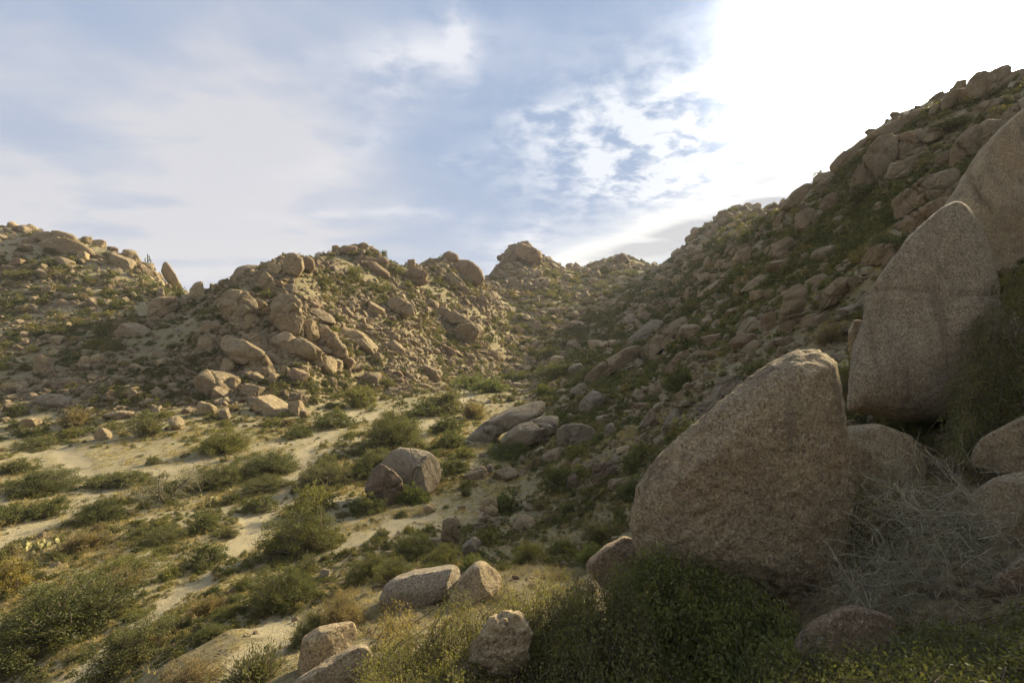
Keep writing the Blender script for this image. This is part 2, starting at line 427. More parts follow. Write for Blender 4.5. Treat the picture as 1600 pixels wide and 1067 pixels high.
def rock_mat(name, grain=1.0, near=False, random_tone=False):
    m, g, b, o = newmat(name)
    geo = g.n("ShaderNodeNewGeometry"); P = geo.outputs['Position']
    oi = g.n("ShaderNodeObjectInfo")
    n0 = g.noise(P, 0.45, 4, 0.6); n1 = g.noise(P, 1.7, 5, 0.65, 0.5); n2 = g.noise(P, 9, 5, 0.7); n3 = g.noise(P, 45, 4, 0.7)
    if random_tone:
        tone = g.mix(oi.outputs['Random'], rgb(0.26, 0.205, 0.125), rgb(0.43, 0.345, 0.215))
    else:
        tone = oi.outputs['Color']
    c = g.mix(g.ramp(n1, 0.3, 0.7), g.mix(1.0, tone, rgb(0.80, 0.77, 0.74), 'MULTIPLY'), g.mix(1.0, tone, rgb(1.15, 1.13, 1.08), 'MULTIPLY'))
    c = g.mix(g.ramp(n0, 0.52, 0.75, 0, 0.45), c, g.mix(1.0, tone, rgb(1.08, 0.84, 0.60), 'MULTIPLY'))       # rusty stain
    c = g.mix(g.ramp(n2, 0.25, 0.5, 0.35, 0.0), c, rgb(0.10, 0.08, 0.06))                                     # lichen, varnish
    if near:
        vo = g.n("ShaderNodeTexVoronoi"); g.put(vo.inputs['Vector'], P); vo.inputs['Scale'].default_value = 62
        hv = g.n("ShaderNodeSeparateColor"); g.nt.links.new(vo.outputs['Color'], hv.inputs[0])
        n6 = g.noise(P, 26, 5, 0.75); n7 = g.noise(P, 6, 4, 0.6)
        n8 = g.noise(P, 13, 4, 0.75)
        c = g.mix(g.ramp(n8, 0.36, 0.50, 0.55, 0.0), c, rgb(0.13, 0.095, 0.065))
        c = g.mix(g.ramp(n8, 0.54, 0.66, 0.0, 0.40), c, rgb(0.60, 0.50, 0.37))
        c = g.mix(g.ramp(n6, 0.36, 0.54, 0.62, 0.0), c, rgb(0.11, 0.075, 0.05))
        c = g.mix(g.ramp(n6, 0.54, 0.70, 0.0, 0.40), c, rgb(0.66, 0.54, 0.38))
        c = g.mix(g.ramp(hv.outputs[0], 0.0, 1.0, 0.0, 0.35, False), c, rgb(0.12, 0.085, 0.06))
        c = g.mix(g.ramp(hv.outputs[1], 0.90, 0.97, 0.0, 0.35), c, rgb(0.66, 0.60, 0.50))
        n5 = g.noise(P, 2.6, 4, 0.6)
        c = g.mix(g.ramp(n5, 0.58, 0.74, 0, 0.45), c, rgb(0.20, 0.175, 0.085))
        c = g.mix(g.ramp(n7, 0.58, 0.72, 0, 0.30), c, rgb(0.42, 0.26, 0.14))
        sm = g.n("ShaderNodeMapping"); g.put(sm.inputs[0], P); sm.inputs['Scale'].default_value = (1.0, 1.0, 0.16)
        ns = g.noise(sm.outputs[0], 2.4, 5, 0.65, 0.6)
        c = g.mix(g.ramp(ns, 0.55, 0.68, 0, 0.50), c, rgb(0.12, 0.095, 0.07))
        nl = g.noise(P, 5.5, 6, 0.8, 0.4)
        c = g.mix(g.ramp(nl, 0.60, 0.66, 0, 0.55), c, rgb(0.25, 0.26, 0.17))
        c = g.mix(g.ramp(nl, 0.30, 0.36, 0.6, 0.0), c, rgb(0.075, 0.065, 0.055))
    c = g.mix(g.ramp(n3, 0.35, 0.65, 0.28, 0.0), c, rgb(0.06, 0.045, 0.035))
    if near: c = g.mix(1.0, c, rgb(1.72, 1.76, 1.76), 'MULTIPLY')
    g.put(b.inputs['Base Color'], c)
    bp = g.n("ShaderNodeBump"); bp.inputs['Strength'].default_value = 1.0; bp.inputs['Distance'].default_value = 0.26 if not near else 0.07
    if near:
        hh = g.m('ADD', g.m('MULTIPLY', n2, 1.0), g.m('ADD', g.m('MULTIPLY', n6, 1.7), g.m('ADD', g.m('MULTIPLY', n3, 0.35), g.m('MULTIPLY', n7, 1.6))))
    else:
        # joints: thin dark lines where two warped noises cross, deep in the bump
        j = g.m('ABSOLUTE', g.m('SUBTRACT', g.noise(P, 0.55, 2, 0.5, 0.8), 0.5))
        hh = g.m('ADD', g.m('MULTIPLY', g.ramp(j, 0.0, 0.018), 0.6), g.m('ADD', g.m('MULTIPLY', n1, 2.0), g.m('ADD', g.m('MULTIPLY', n2, 0.7), g.m('MULTIPLY', n3, 0.25))))
    g.put(bp.inputs['Height'], hh); g.put(b.inputs['Normal'], bp.outputs[0])
    return m

def leaf_mat(name, tones=None, trans=0.35):
    m, g, b, o = newmat(name)
    geo = g.n("ShaderNodeNewGeometry"); P = geo.outputs['Position']
    oi = g.n("ShaderNodeObjectInfo")
    if tones:
        r = oi.outputs['Random']
        base = g.mix(g.ramp(r, 0.25, 0.55), rgb(*tones[0]), rgb(*tones[1]))
        base = g.mix(g.ramp(r, 0.70, 0.95), base, rgb(*tones[2]))
    else:
        base = oi.outputs['Color']
    n = g.noise(P, 3.5, 3, 0.6); n2 = g.noise(P, 30, 2, 0.6)
    c = g.mix(g.ramp(n, 0.3, 0.7), g.mix(1.0, base, rgb(0.60, 0.64, 0.68), 'MULTIPLY'), g.mix(1.0, base, rgb(1.5, 1.38, 1.1), 'MULTIPLY'))
    c = g.mix(g.ramp(n2, 0.5, 0.75, 0, 0.5), c, g.mix(1.0, base, rgb(1.7, 1.35, 0.9), 'MULTIPLY'))
    g.put(b.inputs['Base Color'], c)
    b.inputs['Roughness'].default_value = 0.6
    tr = g.n("ShaderNodeBsdfTranslucent"); g.put(tr.inputs[0], g.mix(1.0, c, rgb(1.35, 1.38, 0.75), 'MULTIPLY'))
    mx = g.n("ShaderNodeMixShader"); mx.inputs[0].default_value = trans
    g.nt.links.new(b.outputs[0], mx.inputs[1]); g.nt.links.new(tr.outputs[0], mx.inputs[2]); g.nt.links.new(mx.outputs[0], o.inputs[0])
    return m
def wood_mat(name, a, bb):
    m, g, b, o = newmat(name)
    geo = g.n("ShaderNodeNewGeometry")
    g.put(b.inputs['Base Color'], g.mix(g.ramp(g.noise(geo.outputs['Position'], 12, 4, 0.6), 0.3, 0.7), rgb(*a), rgb(*bb)))
    return m
M_GROUND = ground_mat()
M_ROCK = rock_mat("granite")
M_NEAR = rock_mat("coarse_granite", near=True)
M_RUB = rock_mat("granite_rubble", random_tone=True)
M_LEAF = leaf_mat("shrub_leaves")
M_SCRUB = leaf_mat("scrub_leaves", [(0.092, 0.100, 0.042), (0.140, 0.138, 0.056), (0.21, 0.175, 0.09)])
M_STRAW = leaf_mat("dry_grass_blades", [(0.27, 0.22, 0.115), (0.36, 0.30, 0.16), (0.20, 0.175, 0.095)], 0.4)
M_STEM = wood_mat("shrub_stems", (0.09, 0.07, 0.05), (0.20, 0.16, 0.12))
M_GREY = wood_mat("grey_dead_wood", (0.15, 0.14, 0.095), (0.32, 0.30, 0.215))
M_CACT = wood_mat("cactus_skin", (0.05, 0.07, 0.03), (0.11, 0.13, 0.06))

me = mesh_np("ground", np.stack([gx, gy, gz], 1), TF, M_GROUND, True, {"sand": gs, "flat": gfa})
# ground sheet: normal must face up
tag(link("ground", me), "dry sandy and stony desert ground rising from the wash to the hills", kind="structure")

# visible-surface lookup -------------------------------------------------
PXH = np.arange(-100, 1701, 4.0)
_X = (PXH[:, None] - 800) / F * YG[None, :]
_Z = base_z(_X.ravel(), np.broadcast_to(YG, _X.shape).ravel()) + relief(_X.ravel(), np.broadcast_to(YG, _X.shape).ravel())
PYH = 533 - F * (_Z.reshape(_X.shape)) / YG[None, :]
def hit(px, py, ymin=3.0):
    i = int(np.clip(round((px + 100) / 4.0), 0, len(PXH) - 1))
    c = PYH[i]; k0 = np.searchsorted(YG, ymin)
    lo = np.where(c[k0:] <= py)[0]
    j = k0 + lo[0] if len(lo) else k0 + int(np.argmin(c[k0:]))
    return YG[j]
def SIL(px):
    return PYH[int(np.clip(round((px + 100) / 4.0), 0, len(PXH) - 1))][60:].min()
def at(px, py, Y):
    return np.array([(px - 800) / F * Y, Y, CAMZ - (py - 533) / F * Y])
def project(x, y, z):
    return 800 + F * x / y, 533 - F * (z - CAMZ) / y

# ------------------------------------------------------------------ rock shapes
def ico(sub):
    t = (1 + 5 ** 0.5) / 2
    v = [(-1,t,0),(1,t,0),(-1,-t,0),(1,-t,0),(0,-1,t),(0,1,t),(0,-1,-t),(0,1,-t),(t,0,-1),(t,0,1),(-t,0,-1),(-t,0,1)]
    f = [(0,11,5),(0,5,1),(0,1,7),(0,7,10),(0,10,11),(1,5,9),(5,11,4),(11,10,2),(10,7,6),(7,1,8),(3,9,4),(3,4,2),(3,2,6),(3,6,8),(3,8,9),(4,9,5),(2,4,11),(6,2,10),(8,6,7),(9,8,1)]
    v = [np.array(a, float) / np.linalg.norm(a) for a in v]
    for _ in range(sub):
        c = {}; nf = []
        def mid(a, b):
            k = (min(a, b), max(a, b))
            if k not in c:
                q = v[a] + v[b]; v.append(q / np.linalg.norm(q)); c[k] = len(v) - 1
            return c[k]
        for a, b, d in f:
            x, y, z = mid(a, b), mid(b, d), mid(d, a)
            nf += [(a, x, z), (b, y, x), (d, z, y), (x, y, z)]
        f = nf
    return np.array(v), np.array(f)
ICO = {s: ico(s) for s in (1, 2, 3, 4)}
def rock_shape(seed, sub, style='block'):
    r = np.random.default_rng(seed)
    d, f = ICO[sub]
    if style == 'block':
        base = np.array([(1,0,0),(-1,0,0),(0,1,0),(0,-1,0),(0,0,1),(0,0,-1)], float)
        Rm = np.linalg.qr(r.normal(size=(3, 3)))[0] * 0.25 + np.eye(3)
        N = base @ Rm + r.normal(0, 0.16, (6, 3))
        ex = r.normal(size=(r.integers(3, 7), 3))
        N = np.vstack([N, ex]); p = r.uniform(12, 26)
        h = np.concatenate([r.uniform(0.68, 0.88, 6), r.uniform(0.82, 1.02, len(ex))])
    else:
        N = r.normal(size=(r.integers(9, 14), 3)); p = r.uniform(7, 13)
        h = r.uniform(0.78, 1.0, len(N))
    N /= np.linalg.norm(N, axis=1)[:, None]
    q = np.maximum(d @ N.T, 0) / h
    q = (q ** p).sum(1) ** (-1 / p)
    q = np.minimum(q, 1.35)
    V = d * q[:, None]
    V += d * (fbm(d * 1.7 + seed, 3, seed)[:, None] * 0.10 + (np.abs(fbm(d * 3.1 + seed, 2, seed + 9)) * 0.05)[:, None])
    if sub >= 3:
        for _ in range(r.integers(1, 4)):
            N0 = r.normal(size=3); N0 /= np.linalg.norm(N0); sd = V @ N0 - r.uniform(-0.45, 0.45) + 0.06 * fbm(V * 3 + seed, 2, seed)
            V -= d * (np.exp(-(sd / 0.04) ** 2) * 0.09)[:, None]
            V += N0 * (np.tanh(sd / 0.03) * 0.02)[:, None]
        V += d * fbm(V * 7 + seed, 3, seed + 5)[:, None] * 0.035
    return V, f
ROCKS_HI = [mesh_np("boulder", *rock_shape(100 + i, 4, 'block' if i % 5 < 3 else 'round'), M_ROCK) for i in range(16)]
ROCKS_MD = [mesh_np("boulder", *rock_shape(200 + i, 3, 'block' if i % 5 < 3 else 'round'), M_ROCK) for i in range(20)]
STYLE_ANG = [i % 5 < 3 for i in range(20)]

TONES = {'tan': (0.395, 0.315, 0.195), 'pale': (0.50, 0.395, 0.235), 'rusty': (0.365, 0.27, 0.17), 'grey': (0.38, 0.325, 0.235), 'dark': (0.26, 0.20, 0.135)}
LAND = []   # (px, py, short name) landmarks for naming neighbours
occupied = []   # px, py, radius of placed boulders

def outline_rock(pts, label, short=None, tone='tan', thick=0.8, base=0.8, Y=None, n=(28, 44), mat=None, seed=0, cuts=3, e1=0.55, e2=0.8, rough=0.05, fine=0.0, name="boulder", cutlist=None, push=0.0, cracks=None, joints=()):
    """boulder whose outline is given by picture points, standing at its own distance with its own depth"""
    P = np.array(pts, float)
    if mat is None:
        mat = M_ROCK; cuts = max(cuts, 7); e1 = min(e1, 0.42)
        if cracks is None: cracks = 3 if (P[:, 0].max() - P[:, 0].min()) > 24 else 1
        n = (max(n[0], 40), max(n[1], 64))
        if cutlist is not None: cutlist = list(cutlist) + [(math.sin(seed * k_ * 1.3), -0.9, 0.2 + 0.9 * math.cos(seed * k_ * 1.7), 0.74 + 0.03 * k_) for k_ in range(1, 5)]
        if P[:, 1].min() < SIL(P[:, 0].mean()) - 1 and (P[:, 0].max() - P[:, 0].min()) < 130:
            cuts, cutlist, e1 = 0, None, min(e1, 0.3); cracks = min(cracks or 1, 1)
        if Y is None:
            sl = SIL(P[:, 0].mean())
            if P[:, 1].max() < sl + 3: P = P + np.array([0, sl + 3 - P[:, 1].max()])
    cracks = cracks or 0
    c = np.array([(P[:, 0].min() + P[:, 0].max()) / 2, (P[:, 1].min() + P[:, 1].max()) / 2])
    area = 0; cc = np.zeros(2)
    for a, b in zip(P, np.roll(P, -1, 0)):
        w = a[0] * b[1] - b[0] * a[1]; area += w; cc += (a + b) * w
    c = cc / (3 * area)
    if Y is None:
        Y = hit(c[0], P[:, 1].min() + (P[:, 1].max() - P[:, 1].min()) * base)
    Y = Y + push
    C = at(c[0], c[1], Y)
    L = (P - c) * np.array([1, -1]) * Y / F
    ang = np.arctan2(L[:, 1], L[:, 0]); rad = np.hypot(L[:, 0], L[:, 1])
    nlat, nlon = n
    phi = np.linspace(-math.pi, math.pi, nlon, endpoint=False)
    # radius by intersecting rays with the polygon
    Rr = np.zeros(nlon)
    for k, a in enumerate(phi):
        dd = np.array([math.cos(a), math.sin(a)]); best = 0
        for p, q in zip(L, np.roll(L, -1, 0)):
            e = q - p; den = dd[0] * e[1] - dd[1] * e[0]
            if abs(den) < 1e-12: continue
            t = (p[0] * e[1] - p[1] * e[0]) / den; s = (p[0] * dd[1] - p[1] * dd[0]) / den
            if t > 0 and -1e-6 <= s <= 1 + 1e-6: best = max(best, t)
        Rr[k] = best if best > 0 else rad.mean()
    kk = np.array([0.25, 0.5, 0.25]); Rr = kk[0] * np.roll(Rr, 1) + kk[1] * Rr + kk[2] * np.roll(Rr, -1)
    size = rad.mean(); Rr = Rr * (1.05 if mat is M_ROCK else 1.0)
    lam = np.linspace(-math.pi / 2, math.pi / 2, nlat)
    r = np.random.default_rng(seed + 5)
    rows = []
    for la in lam[1:-1]:
        cl, sl = math.cos(la), math.sin(la)
        # towards the poles the outline relaxes to a rounder shape
        Rm = Rr * (cl ** 0.3) + Rr.mean() * (1 - cl ** 0.3)
        lat = Rm * cl ** e1
        dep = math.copysign(abs(sl) ** e2, sl) * thick * size
        rows.append(np.stack([lat * np.cos(phi), np.full(nlon, dep), lat * np.sin(phi)], 1))
    V = np.vstack(rows)
    V = np.vstack([V, [[0, -thick * size, 0], [0, thick * size, 0]]])
    # facets turned towards the viewer side
    cl_ = cutlist if cutlist is not None else [(r.uniform(-0.8, 0.8), -1.0, r.uniform(-0.4, 0.9), r.uniform(0.62, 0.85)) for _ in range(cuts)]
    for a, b, cz, off in cl_:
        N = np.array([a, b, cz]); N /= np.linalg.norm(N)
        s = V @ N; lim = off * np.abs(s).max() if off < 1 else 1e9
        ex = np.maximum(s - lim, 0)
        V = V - np.outer(ex * 0.97, N)
    dirs = V / (np.linalg.norm(V, axis=1)[:, None] + 1e-9)
    V = V + dirs * (fbm(V / size * 1.3 + seed, 4, seed)[:, None] * rough * 1.6 * size)
    for _ in range(cracks):
        N0 = r.normal(size=3) * np.array([1, 0.35, 1]); N0 /= np.linalg.norm(N0); sd = (V @ N0) / size - r.uniform(-0.5, 0.5) + 0.10 * fbm(V / size * 2.5 + seed, 3, seed + 7)
        V = V - dirs * (np.exp(-(sd / 0.04) ** 2) * 0.13 * size)[:, None]
        V = V + N0 * (np.tanh(sd / 0.03) * 0.03 * size)[:, None]
    for (ja, jb, jc, off, wd, dp) in joints:      # open joints at chosen places
        N0 = np.array([ja, jb, jc], float); N0 /= np.linalg.norm(N0); sd = (V @ N0) / size - off + 0.07 * fbm(V / size * 2.2 + seed, 4, seed + 11)
        V = V - dirs * (np.exp(-(sd / wd) ** 2) * dp * size)[:, None]
        V = V + N0 * (np.tanh(sd / wd) * dp * 0.3 * size)[:, None]
    if fine > 0:
        V = V + dirs * (fbm(V * 9 + seed, 4, seed + 3, 0.6)[:, None] * fine)
    view = C - np.array([0, 0, CAMZ]); view /= np.linalg.norm(view)
    V = np.stack([V[:, 0] + view[0] * V[:, 1], view[1] * V[:, 1], V[:, 2] + view[2] * V[:, 1] * 0.6], 1)
    ni = nlat - 2
    a, b = np.meshgrid(np.arange(ni - 1), np.arange(nlon), indexing='ij'); b2 = (b + 1) % nlon
    quads = np.stack([a * nlon + b, a * nlon + b2, (a + 1) * nlon + b2, (a + 1) * nlon + b], -1).reshape(-1, 4)
    i0, i1 = ni * nlon, ni * nlon + 1
    k = np.arange(nlon); k2 = (k + 1) % nlon
    # close the poles with thin quads
    Q0 = np.stack([np.full(nlon // 2, i0), k[1::2] , k[0::2], (k[0::2] - 1) % nlon], 1)
    t0 = (ni - 1) * nlon
    Q1 = np.stack([np.full(nlon // 2, i1), t0 + (k[0::2] - 1) % nlon, t0 + k[0::2], t0 + k[1::2]], 1)
    me = mesh_np(name, V, np.vstack([quads, Q0, Q1]), mat or M_ROCK)
    o = link(name, me); o.location = C; o.color = (*TONES[tone], 1)
    tag(o, label, "boulder")
    if short: LAND.append((c[0], c[1], short))
    occupied.append((c[0], c[1], (P[:, 0].max() - P[:, 0].min()) * 0.5, (P[:, 1].max() - P[:, 1].min()) * 0.5, Y))
    return o

nrock = 0
def box_rock(cx, cy, L, Tk, ang, label, short=None, tone='tan', deep=0.8, base=0.35, hi=None, seed=None, group=None, Y=None):
    """boulder of a shared shape: L long and Tk thick in picture units at its own distance, long axis tilted by ang"""
    global nrock
    k = seed if seed is not None else nrock * 7 + 3
    nrock += 1
    hi = (L > 26) if hi is None else hi
    S = ROCKS_HI if hi else ROCKS_MD
    me = S[k % len(S)]
    if Y is None:
        cy = max(cy, SIL(cx) + 2 - Tk * 0.45)
        Y = hit(cx, cy + Tk * base)
    C = at(cx, cy, Y)
    o = link("boulder", me)
    s = Y / F
    o.scale = (L / 2 / 0.92 * s, (L * 0.5 + Tk * 0.5) / 2 * deep * 1.2 * s, Tk / 2 / 0.88 * s)
    r_ = random.Random(k * 13 + nrock)
    flip = r_.choice([0, math.pi])
    E = Matrix.Rotation(-R(ang), 4, 'Y') @ Matrix.Rotation(flip + r_.uniform(-0.25, 0.25), 4, 'Z')
    o.rotation_euler = E.to_euler()
    o.location = C
    o.color = (*TONES[tone], 1)
    tag(o, label, "boulder", group)
    if short: LAND.append((cx, cy, short))
    occupied.append((cx, cy, L * 0.5, Tk * 0.5, Y))
    return o
# ---- SECTION: boulders
OR = outline_rock
# giants beside the viewpoint
OR([(1000,862),(992,810),(1004,755),(1030,712),(1080,668),(1140,622),(1195,578),(1240,554),(1278,550),(1304,568),(1311,620),(1319,680),(1323,760),(1319,830),(1316,885),(1296,925),(1240,950),(1180,935),(1100,905),(1040,885)],
   "huge rounded brown boulder with a sunlit crest, rising above the dark green bush", "the huge rounded boulder", 'tan', thick=0.75, Y=7.4, n=(150, 230), mat=M_NEAR, seed=3, e1=0.40, e2=0.9, rough=0.026, fine=0.055, cutlist=[(0.15, -0.85, 1.0, 0.98), (0.9, -1, 0.1, 0.80), (-0.6, -0.9, 0.7, 0.80), (-0.1, -1, -0.5, 0.88)], joints=[(0.5, 0.1, -1, 0.72, 0.02, 0.03)])
OR([(1322,642),(1325,590),(1335,540),(1352,500),(1355,462),(1375,430),(1400,400),(1430,365),(1465,335),(1490,318),(1510,321),(1530,350),(1545,385),(1557,430),(1566,520),(1566,600),(1545,640),(1470,648),(1400,652)],
   "giant pointed grey-brown boulder shaped like a leaning pyramid beside the green bush", "the pyramid boulder", 'grey', thick=0.62, Y=11.6, n=(120, 190), mat=M_NEAR, seed=8, e1=0.36, e2=0.9, rough=0.035, fine=0.04, joints=[(0.06, 0.05, 1, 0.30, 0.016, 0.035)], cutlist=[(-0.15, -1, 0.25, 0.72), (0.9, -0.6, 0.3, 0.86)])
OR([(1440,372),(1470,330),(1500,288),(1540,238),(1580,196),(1640,140),(1760,110),(1900,180),(1950,380),(1850,520),(1700,580),(1560,560),(1480,480)],
   "vast smooth sloping slab rising behind the pyramid boulder", "the vast sloping slab", 'tan', thick=0.5, Y=18.5, n=(110, 170), mat=M_NEAR, seed=12, e1=0.4, e2=0.9, rough=0.03, fine=0.05, joints=[(0.8, 0, -1, 0.1, 0.012, 0.03), (-1, 0.2, -0.9, 0.35, 0.010, 0.025)], cutlist=[(0.0, -1, 0.4, 0.7)])
OR([(1516,722),(1530,686),(1572,664),(1620,640),(1750,630),(1760,740),(1620,738),(1545,736)], "brown wedge boulder wedged under the bush at the foot of the pyramid boulder", None, 'tan', thick=0.9, Y=8.6, n=(50, 80), mat=M_NEAR, seed=15, rough=0.05, fine=0.015)
OR([(1508,775),(1550,746),(1620,733),(1750,730),(1810,850),(1700,910),(1565,875),(1520,832)], "squat brown boulder behind the tangle of grey dead twigs", "the squat boulder", 'tan', thick=0.8, Y=6.9, n=(60, 90), mat=M_NEAR, seed=16, rough=0.05, fine=0.015)
OR([(1318,668),(1372,664),(1425,684),(1448,720),(1450,830),(1330,850)], "low shaded ledge rock tucked beneath the pyramid boulder", None, 'tan', thick=0.8, Y=9.6, n=(50, 80), mat=M_NEAR, seed=17, rough=0.06, fine=0.015)
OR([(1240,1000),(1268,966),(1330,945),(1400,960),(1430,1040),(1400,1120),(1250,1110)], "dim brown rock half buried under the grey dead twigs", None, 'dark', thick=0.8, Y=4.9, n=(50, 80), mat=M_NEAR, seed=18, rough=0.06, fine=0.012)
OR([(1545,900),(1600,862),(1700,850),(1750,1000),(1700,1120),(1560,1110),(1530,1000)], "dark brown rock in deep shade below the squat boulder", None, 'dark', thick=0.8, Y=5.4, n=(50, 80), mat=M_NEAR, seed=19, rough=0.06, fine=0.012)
OR([(1325,516),(1335,498),(1353,502),(1352,530),(1332,562),(1324,545)], "small yellowish rock perched against the flank of the pyramid boulder", None, 'pale', thick=0.9, Y=12.0, n=(30, 44), mat=M_NEAR, seed=20, rough=0.05)
OR([(912,882),(945,850),(975,836),(1012,848),(1030,890),(1000,925),(940,915)], "low pinkish rock leaning against the foot of the huge rounded boulder", None, 'rusty', thick=0.8, Y=7.7, n=(46, 70), mat=M_NEAR, seed=21, rough=0.05, fine=0.012)
# rocks at the bottom edge
OR([(592,935),(600,914),(617,902),(647,892),(682,887),(710,881),(719,886),(719,907),(711,924),(687,936),(650,950),(605,960)], "flat-topped grey boulder with a split along its side and a pale end face", "the split flat-topped boulder", 'grey', thick=0.9, Y=9.6, n=(60, 100), mat=M_NEAR, seed=31, e1=0.4, cutlist=[(0.95, -0.5, 0.1, 0.86), (-0.1, -1, 0.8, 0.8)], rough=0.035, fine=0.02)
OR([(695,955),(700,930),(720,900),(742,878),(753,874),(775,889),(784,901),(777,928),(755,960)], "pointed ochre boulder with one sunlit face next to the split flat-topped boulder", "the pointed ochre boulder", 'pale', thick=0.9, Y=9.3, n=(60, 90), mat=M_NEAR, seed=32, e1=0.6, cutlist=[(0.8, -0.8, 0.5, 0.72), (-0.6, -1, 0.3, 0.75)], rough=0.035, fine=0.018)
OR([(464,1052),(472,996),(500,979),(552,970),(560,990),(545,1014),(509,1038),(482,1056)], "squared boulder with a sunlit golden face and a shaded side, lowest by the slope", "the squared golden boulder", 'pale', thick=0.85, Y=6.9, n=(60, 90), mat=M_NEAR, seed=33, e1=0.38, cutlist=[(0.75, -1, 0.35, 0.66), (-0.95, -0.7, 0.1, 0.8)], rough=0.03, fine=0.012)
OR([(440,1085),(470,1057),(505,1037),(545,1013),(572,1003),(584,1018),(572,1050),(560,1095),(500,1120)], "long low slab sloping away under the squared golden boulder", None, 'tan', thick=0.8, Y=5.9, n=(50, 80), mat=M_NEAR, seed=34, e1=0.45, rough=0.05, fine=0.012)
OR([(733,1012),(765,975),(787,957),(808,958),(825,974),(835,998),(828,1028),(806,1052),(760,1062),(738,1045)], "knobbly lichen-crusted rock with a sunlit top among the leaves", "the lichen-crusted rock", 'pale', thick=0.9, Y=5.4, n=(90, 130), mat=M_NEAR, seed=35, e1=0.6, rough=0.13, fine=0.06, cuts=2)
OR([(690,1067),(715,1045),(745,1032),(752,1042),(725,1075),(700,1090)], "thin slanting rock sliver below the lichen-crusted rock", None, 'tan', thick=0.6, Y=5.2, n=(30, 50), mat=M_NEAR, seed=36, rough=0.05)
# wash
OR([(590,757),(585,738),(600,720),(610,707),(625,700),(634,702),(648,702),(670,708),(683,720),(688,740),(681,758),(668,772),(630,775)], "big angular boulder alone on the wash floor, left side shaded, right face lit", "the lone wash boulder", 'grey', thick=0.9, base=0.95, n=(60, 90), seed=41, e1=0.45, cutlist=[(0.9, -0.8, 0.15, 0.70), (-0.5, -1, 0.5, 0.74), (0.2, -0.5, 1, 0.85)], rough=0.035, fine=0.03, cracks=0)
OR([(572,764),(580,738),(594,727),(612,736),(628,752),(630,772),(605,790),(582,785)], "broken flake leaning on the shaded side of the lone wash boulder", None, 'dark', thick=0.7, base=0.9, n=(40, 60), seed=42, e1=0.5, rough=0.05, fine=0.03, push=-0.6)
OR([(722,702),(735,680),(757,660),(800,640),(846,627),(847,650),(830,656),(785,674),(742,704)], "long grey ramp slab tilted up out of the bushes above the wash", "the ramp slab", 'grey', thick=0.75, base=0.8, n=(50, 80), seed=43, e1=0.4, cutlist=[(0.1, -0.7, 1, 0.7), (0.9, -0.6, 0, 0.9)], rough=0.03, fine=0.03)
OR([(783,694),(790,680),(812,664),(850,651),(874,652),(864,676),(835,692),(800,705)], "flat cracked grey slab lying under the ramp slab", None, 'grey', thick=0.9, base=0.8, n=(40, 60), seed=44, e1=0.45, cutlist=[(0.0, -0.6, 1, 0.66)], rough=0.04, fine=0.03, push=-0.8)
OR([(690,846),(691,815),(698,810),(715,810),(718,818),(717,840),(708,850)], "upright box-shaped boulder standing among bushes near the wash edge", "the upright box boulder", 'tan', thick=0.8, base=0.95, n=(36, 54), seed=45, e1=0.35, rough=0.03)
# big sunlit outcrop on the middle hill
OR([(342,478),(350,462),(362,454),(385,456),(397,468),(402,485),(398,500),(375,502),(350,496)], "largest smooth brown boulder on the outcrop, below a pointed block", "the smooth outcrop boulder", 'tan', base=0.85, n=(40, 60), seed=51, e1=0.5, cutlist=[(0.6, -1, 0.5, 0.75)], rough=0.06, fine=0.12)
OR([(342,540),(352,532),(385,536),(412,552),(428,572),(432,590),(418,594),(395,580),(360,562)], "long tilted slab pointing down to the foot of the outcrop", "the long tilted slab", 'tan', base=0.7, n=(40, 64), seed=52, e1=0.45, cutlist=[(-0.2, -0.6, 1, 0.72), (0.9, -0.8, 0, 0.85)], rough=0.04, fine=0.1)
OR([(422,500),(426,474),(440,462),(458,462),(470,478),(472,500),(466,518),(450,528),(436,512)], "tall domed boulder split by upright cracks in the middle of the outcrop", "the cracked dome", 'tan', base=0.85, n=(44, 64), seed=53, e1=0.45, rough=0.07, fine=0.15)
OR([(470,532),(468,512),(474,500),(488,500),(495,512),(497,528),(490,536),(476,536)], "squarish boulder with a golden lit side below the cracked dome", "the golden-sided block", 'pale', base=0.85, n=(36, 52), seed=54, e1=0.4, cutlist=[(0.9, -0.8, 0.2, 0.72)], rough=0.04)
OR([(492,514),(512,515),(530,530),(543,548),(540,556),(520,556),(503,550),(496,532)], "pleated boulder stack leaning down the slope beyond the golden-sided block", "the pleated stack", 'tan', base=0.8, n=(40, 60), seed=55, e1=0.5, rough=0.14, fine=0.2)
OR([(424,530),(445,520),(475,530),(500,545),(505,556),(480,560),(455,552),(440,560),(425,545)], "sloping rock apron under the cracked dome", None, 'tan', base=0.8, n=(36, 52), seed=56, e1=0.45, cutlist=[(0, -0.6, 1, 0.66)], rough=0.05, fine=0.1, thick=0.5)
OR([(308,548),(312,526),(322,521),(338,526),(341,540),(334,556),(318,557)], "rounded square boulder at the left end of the outcrop, under a layered cap rock", "the rounded square boulder", 'tan', base=0.85, n=(36, 52), seed=57, e1=0.42, cutlist=[(0.9, -0.8, 0.1, 0.74)], rough=0.05)
OR([(314,518),(320,502),(336,501),(352,512),(352,524),(340,528),(322,522)], "layered cap rock resting on the rounded square boulder", "the layered cap rock", 'tan', base=0.8, n=(32, 48), seed=58, e1=0.5, rough=0.12, fine=0.15)
OR([(374,538),(380,524),(400,520),(415,528),(421,545),(415,552),(395,544)], "mid-sized slab overlapping the upper edge of the long tilted slab", None, 'tan', base=0.8, n=(32, 48), seed=59, e1=0.45, rough=0.06)
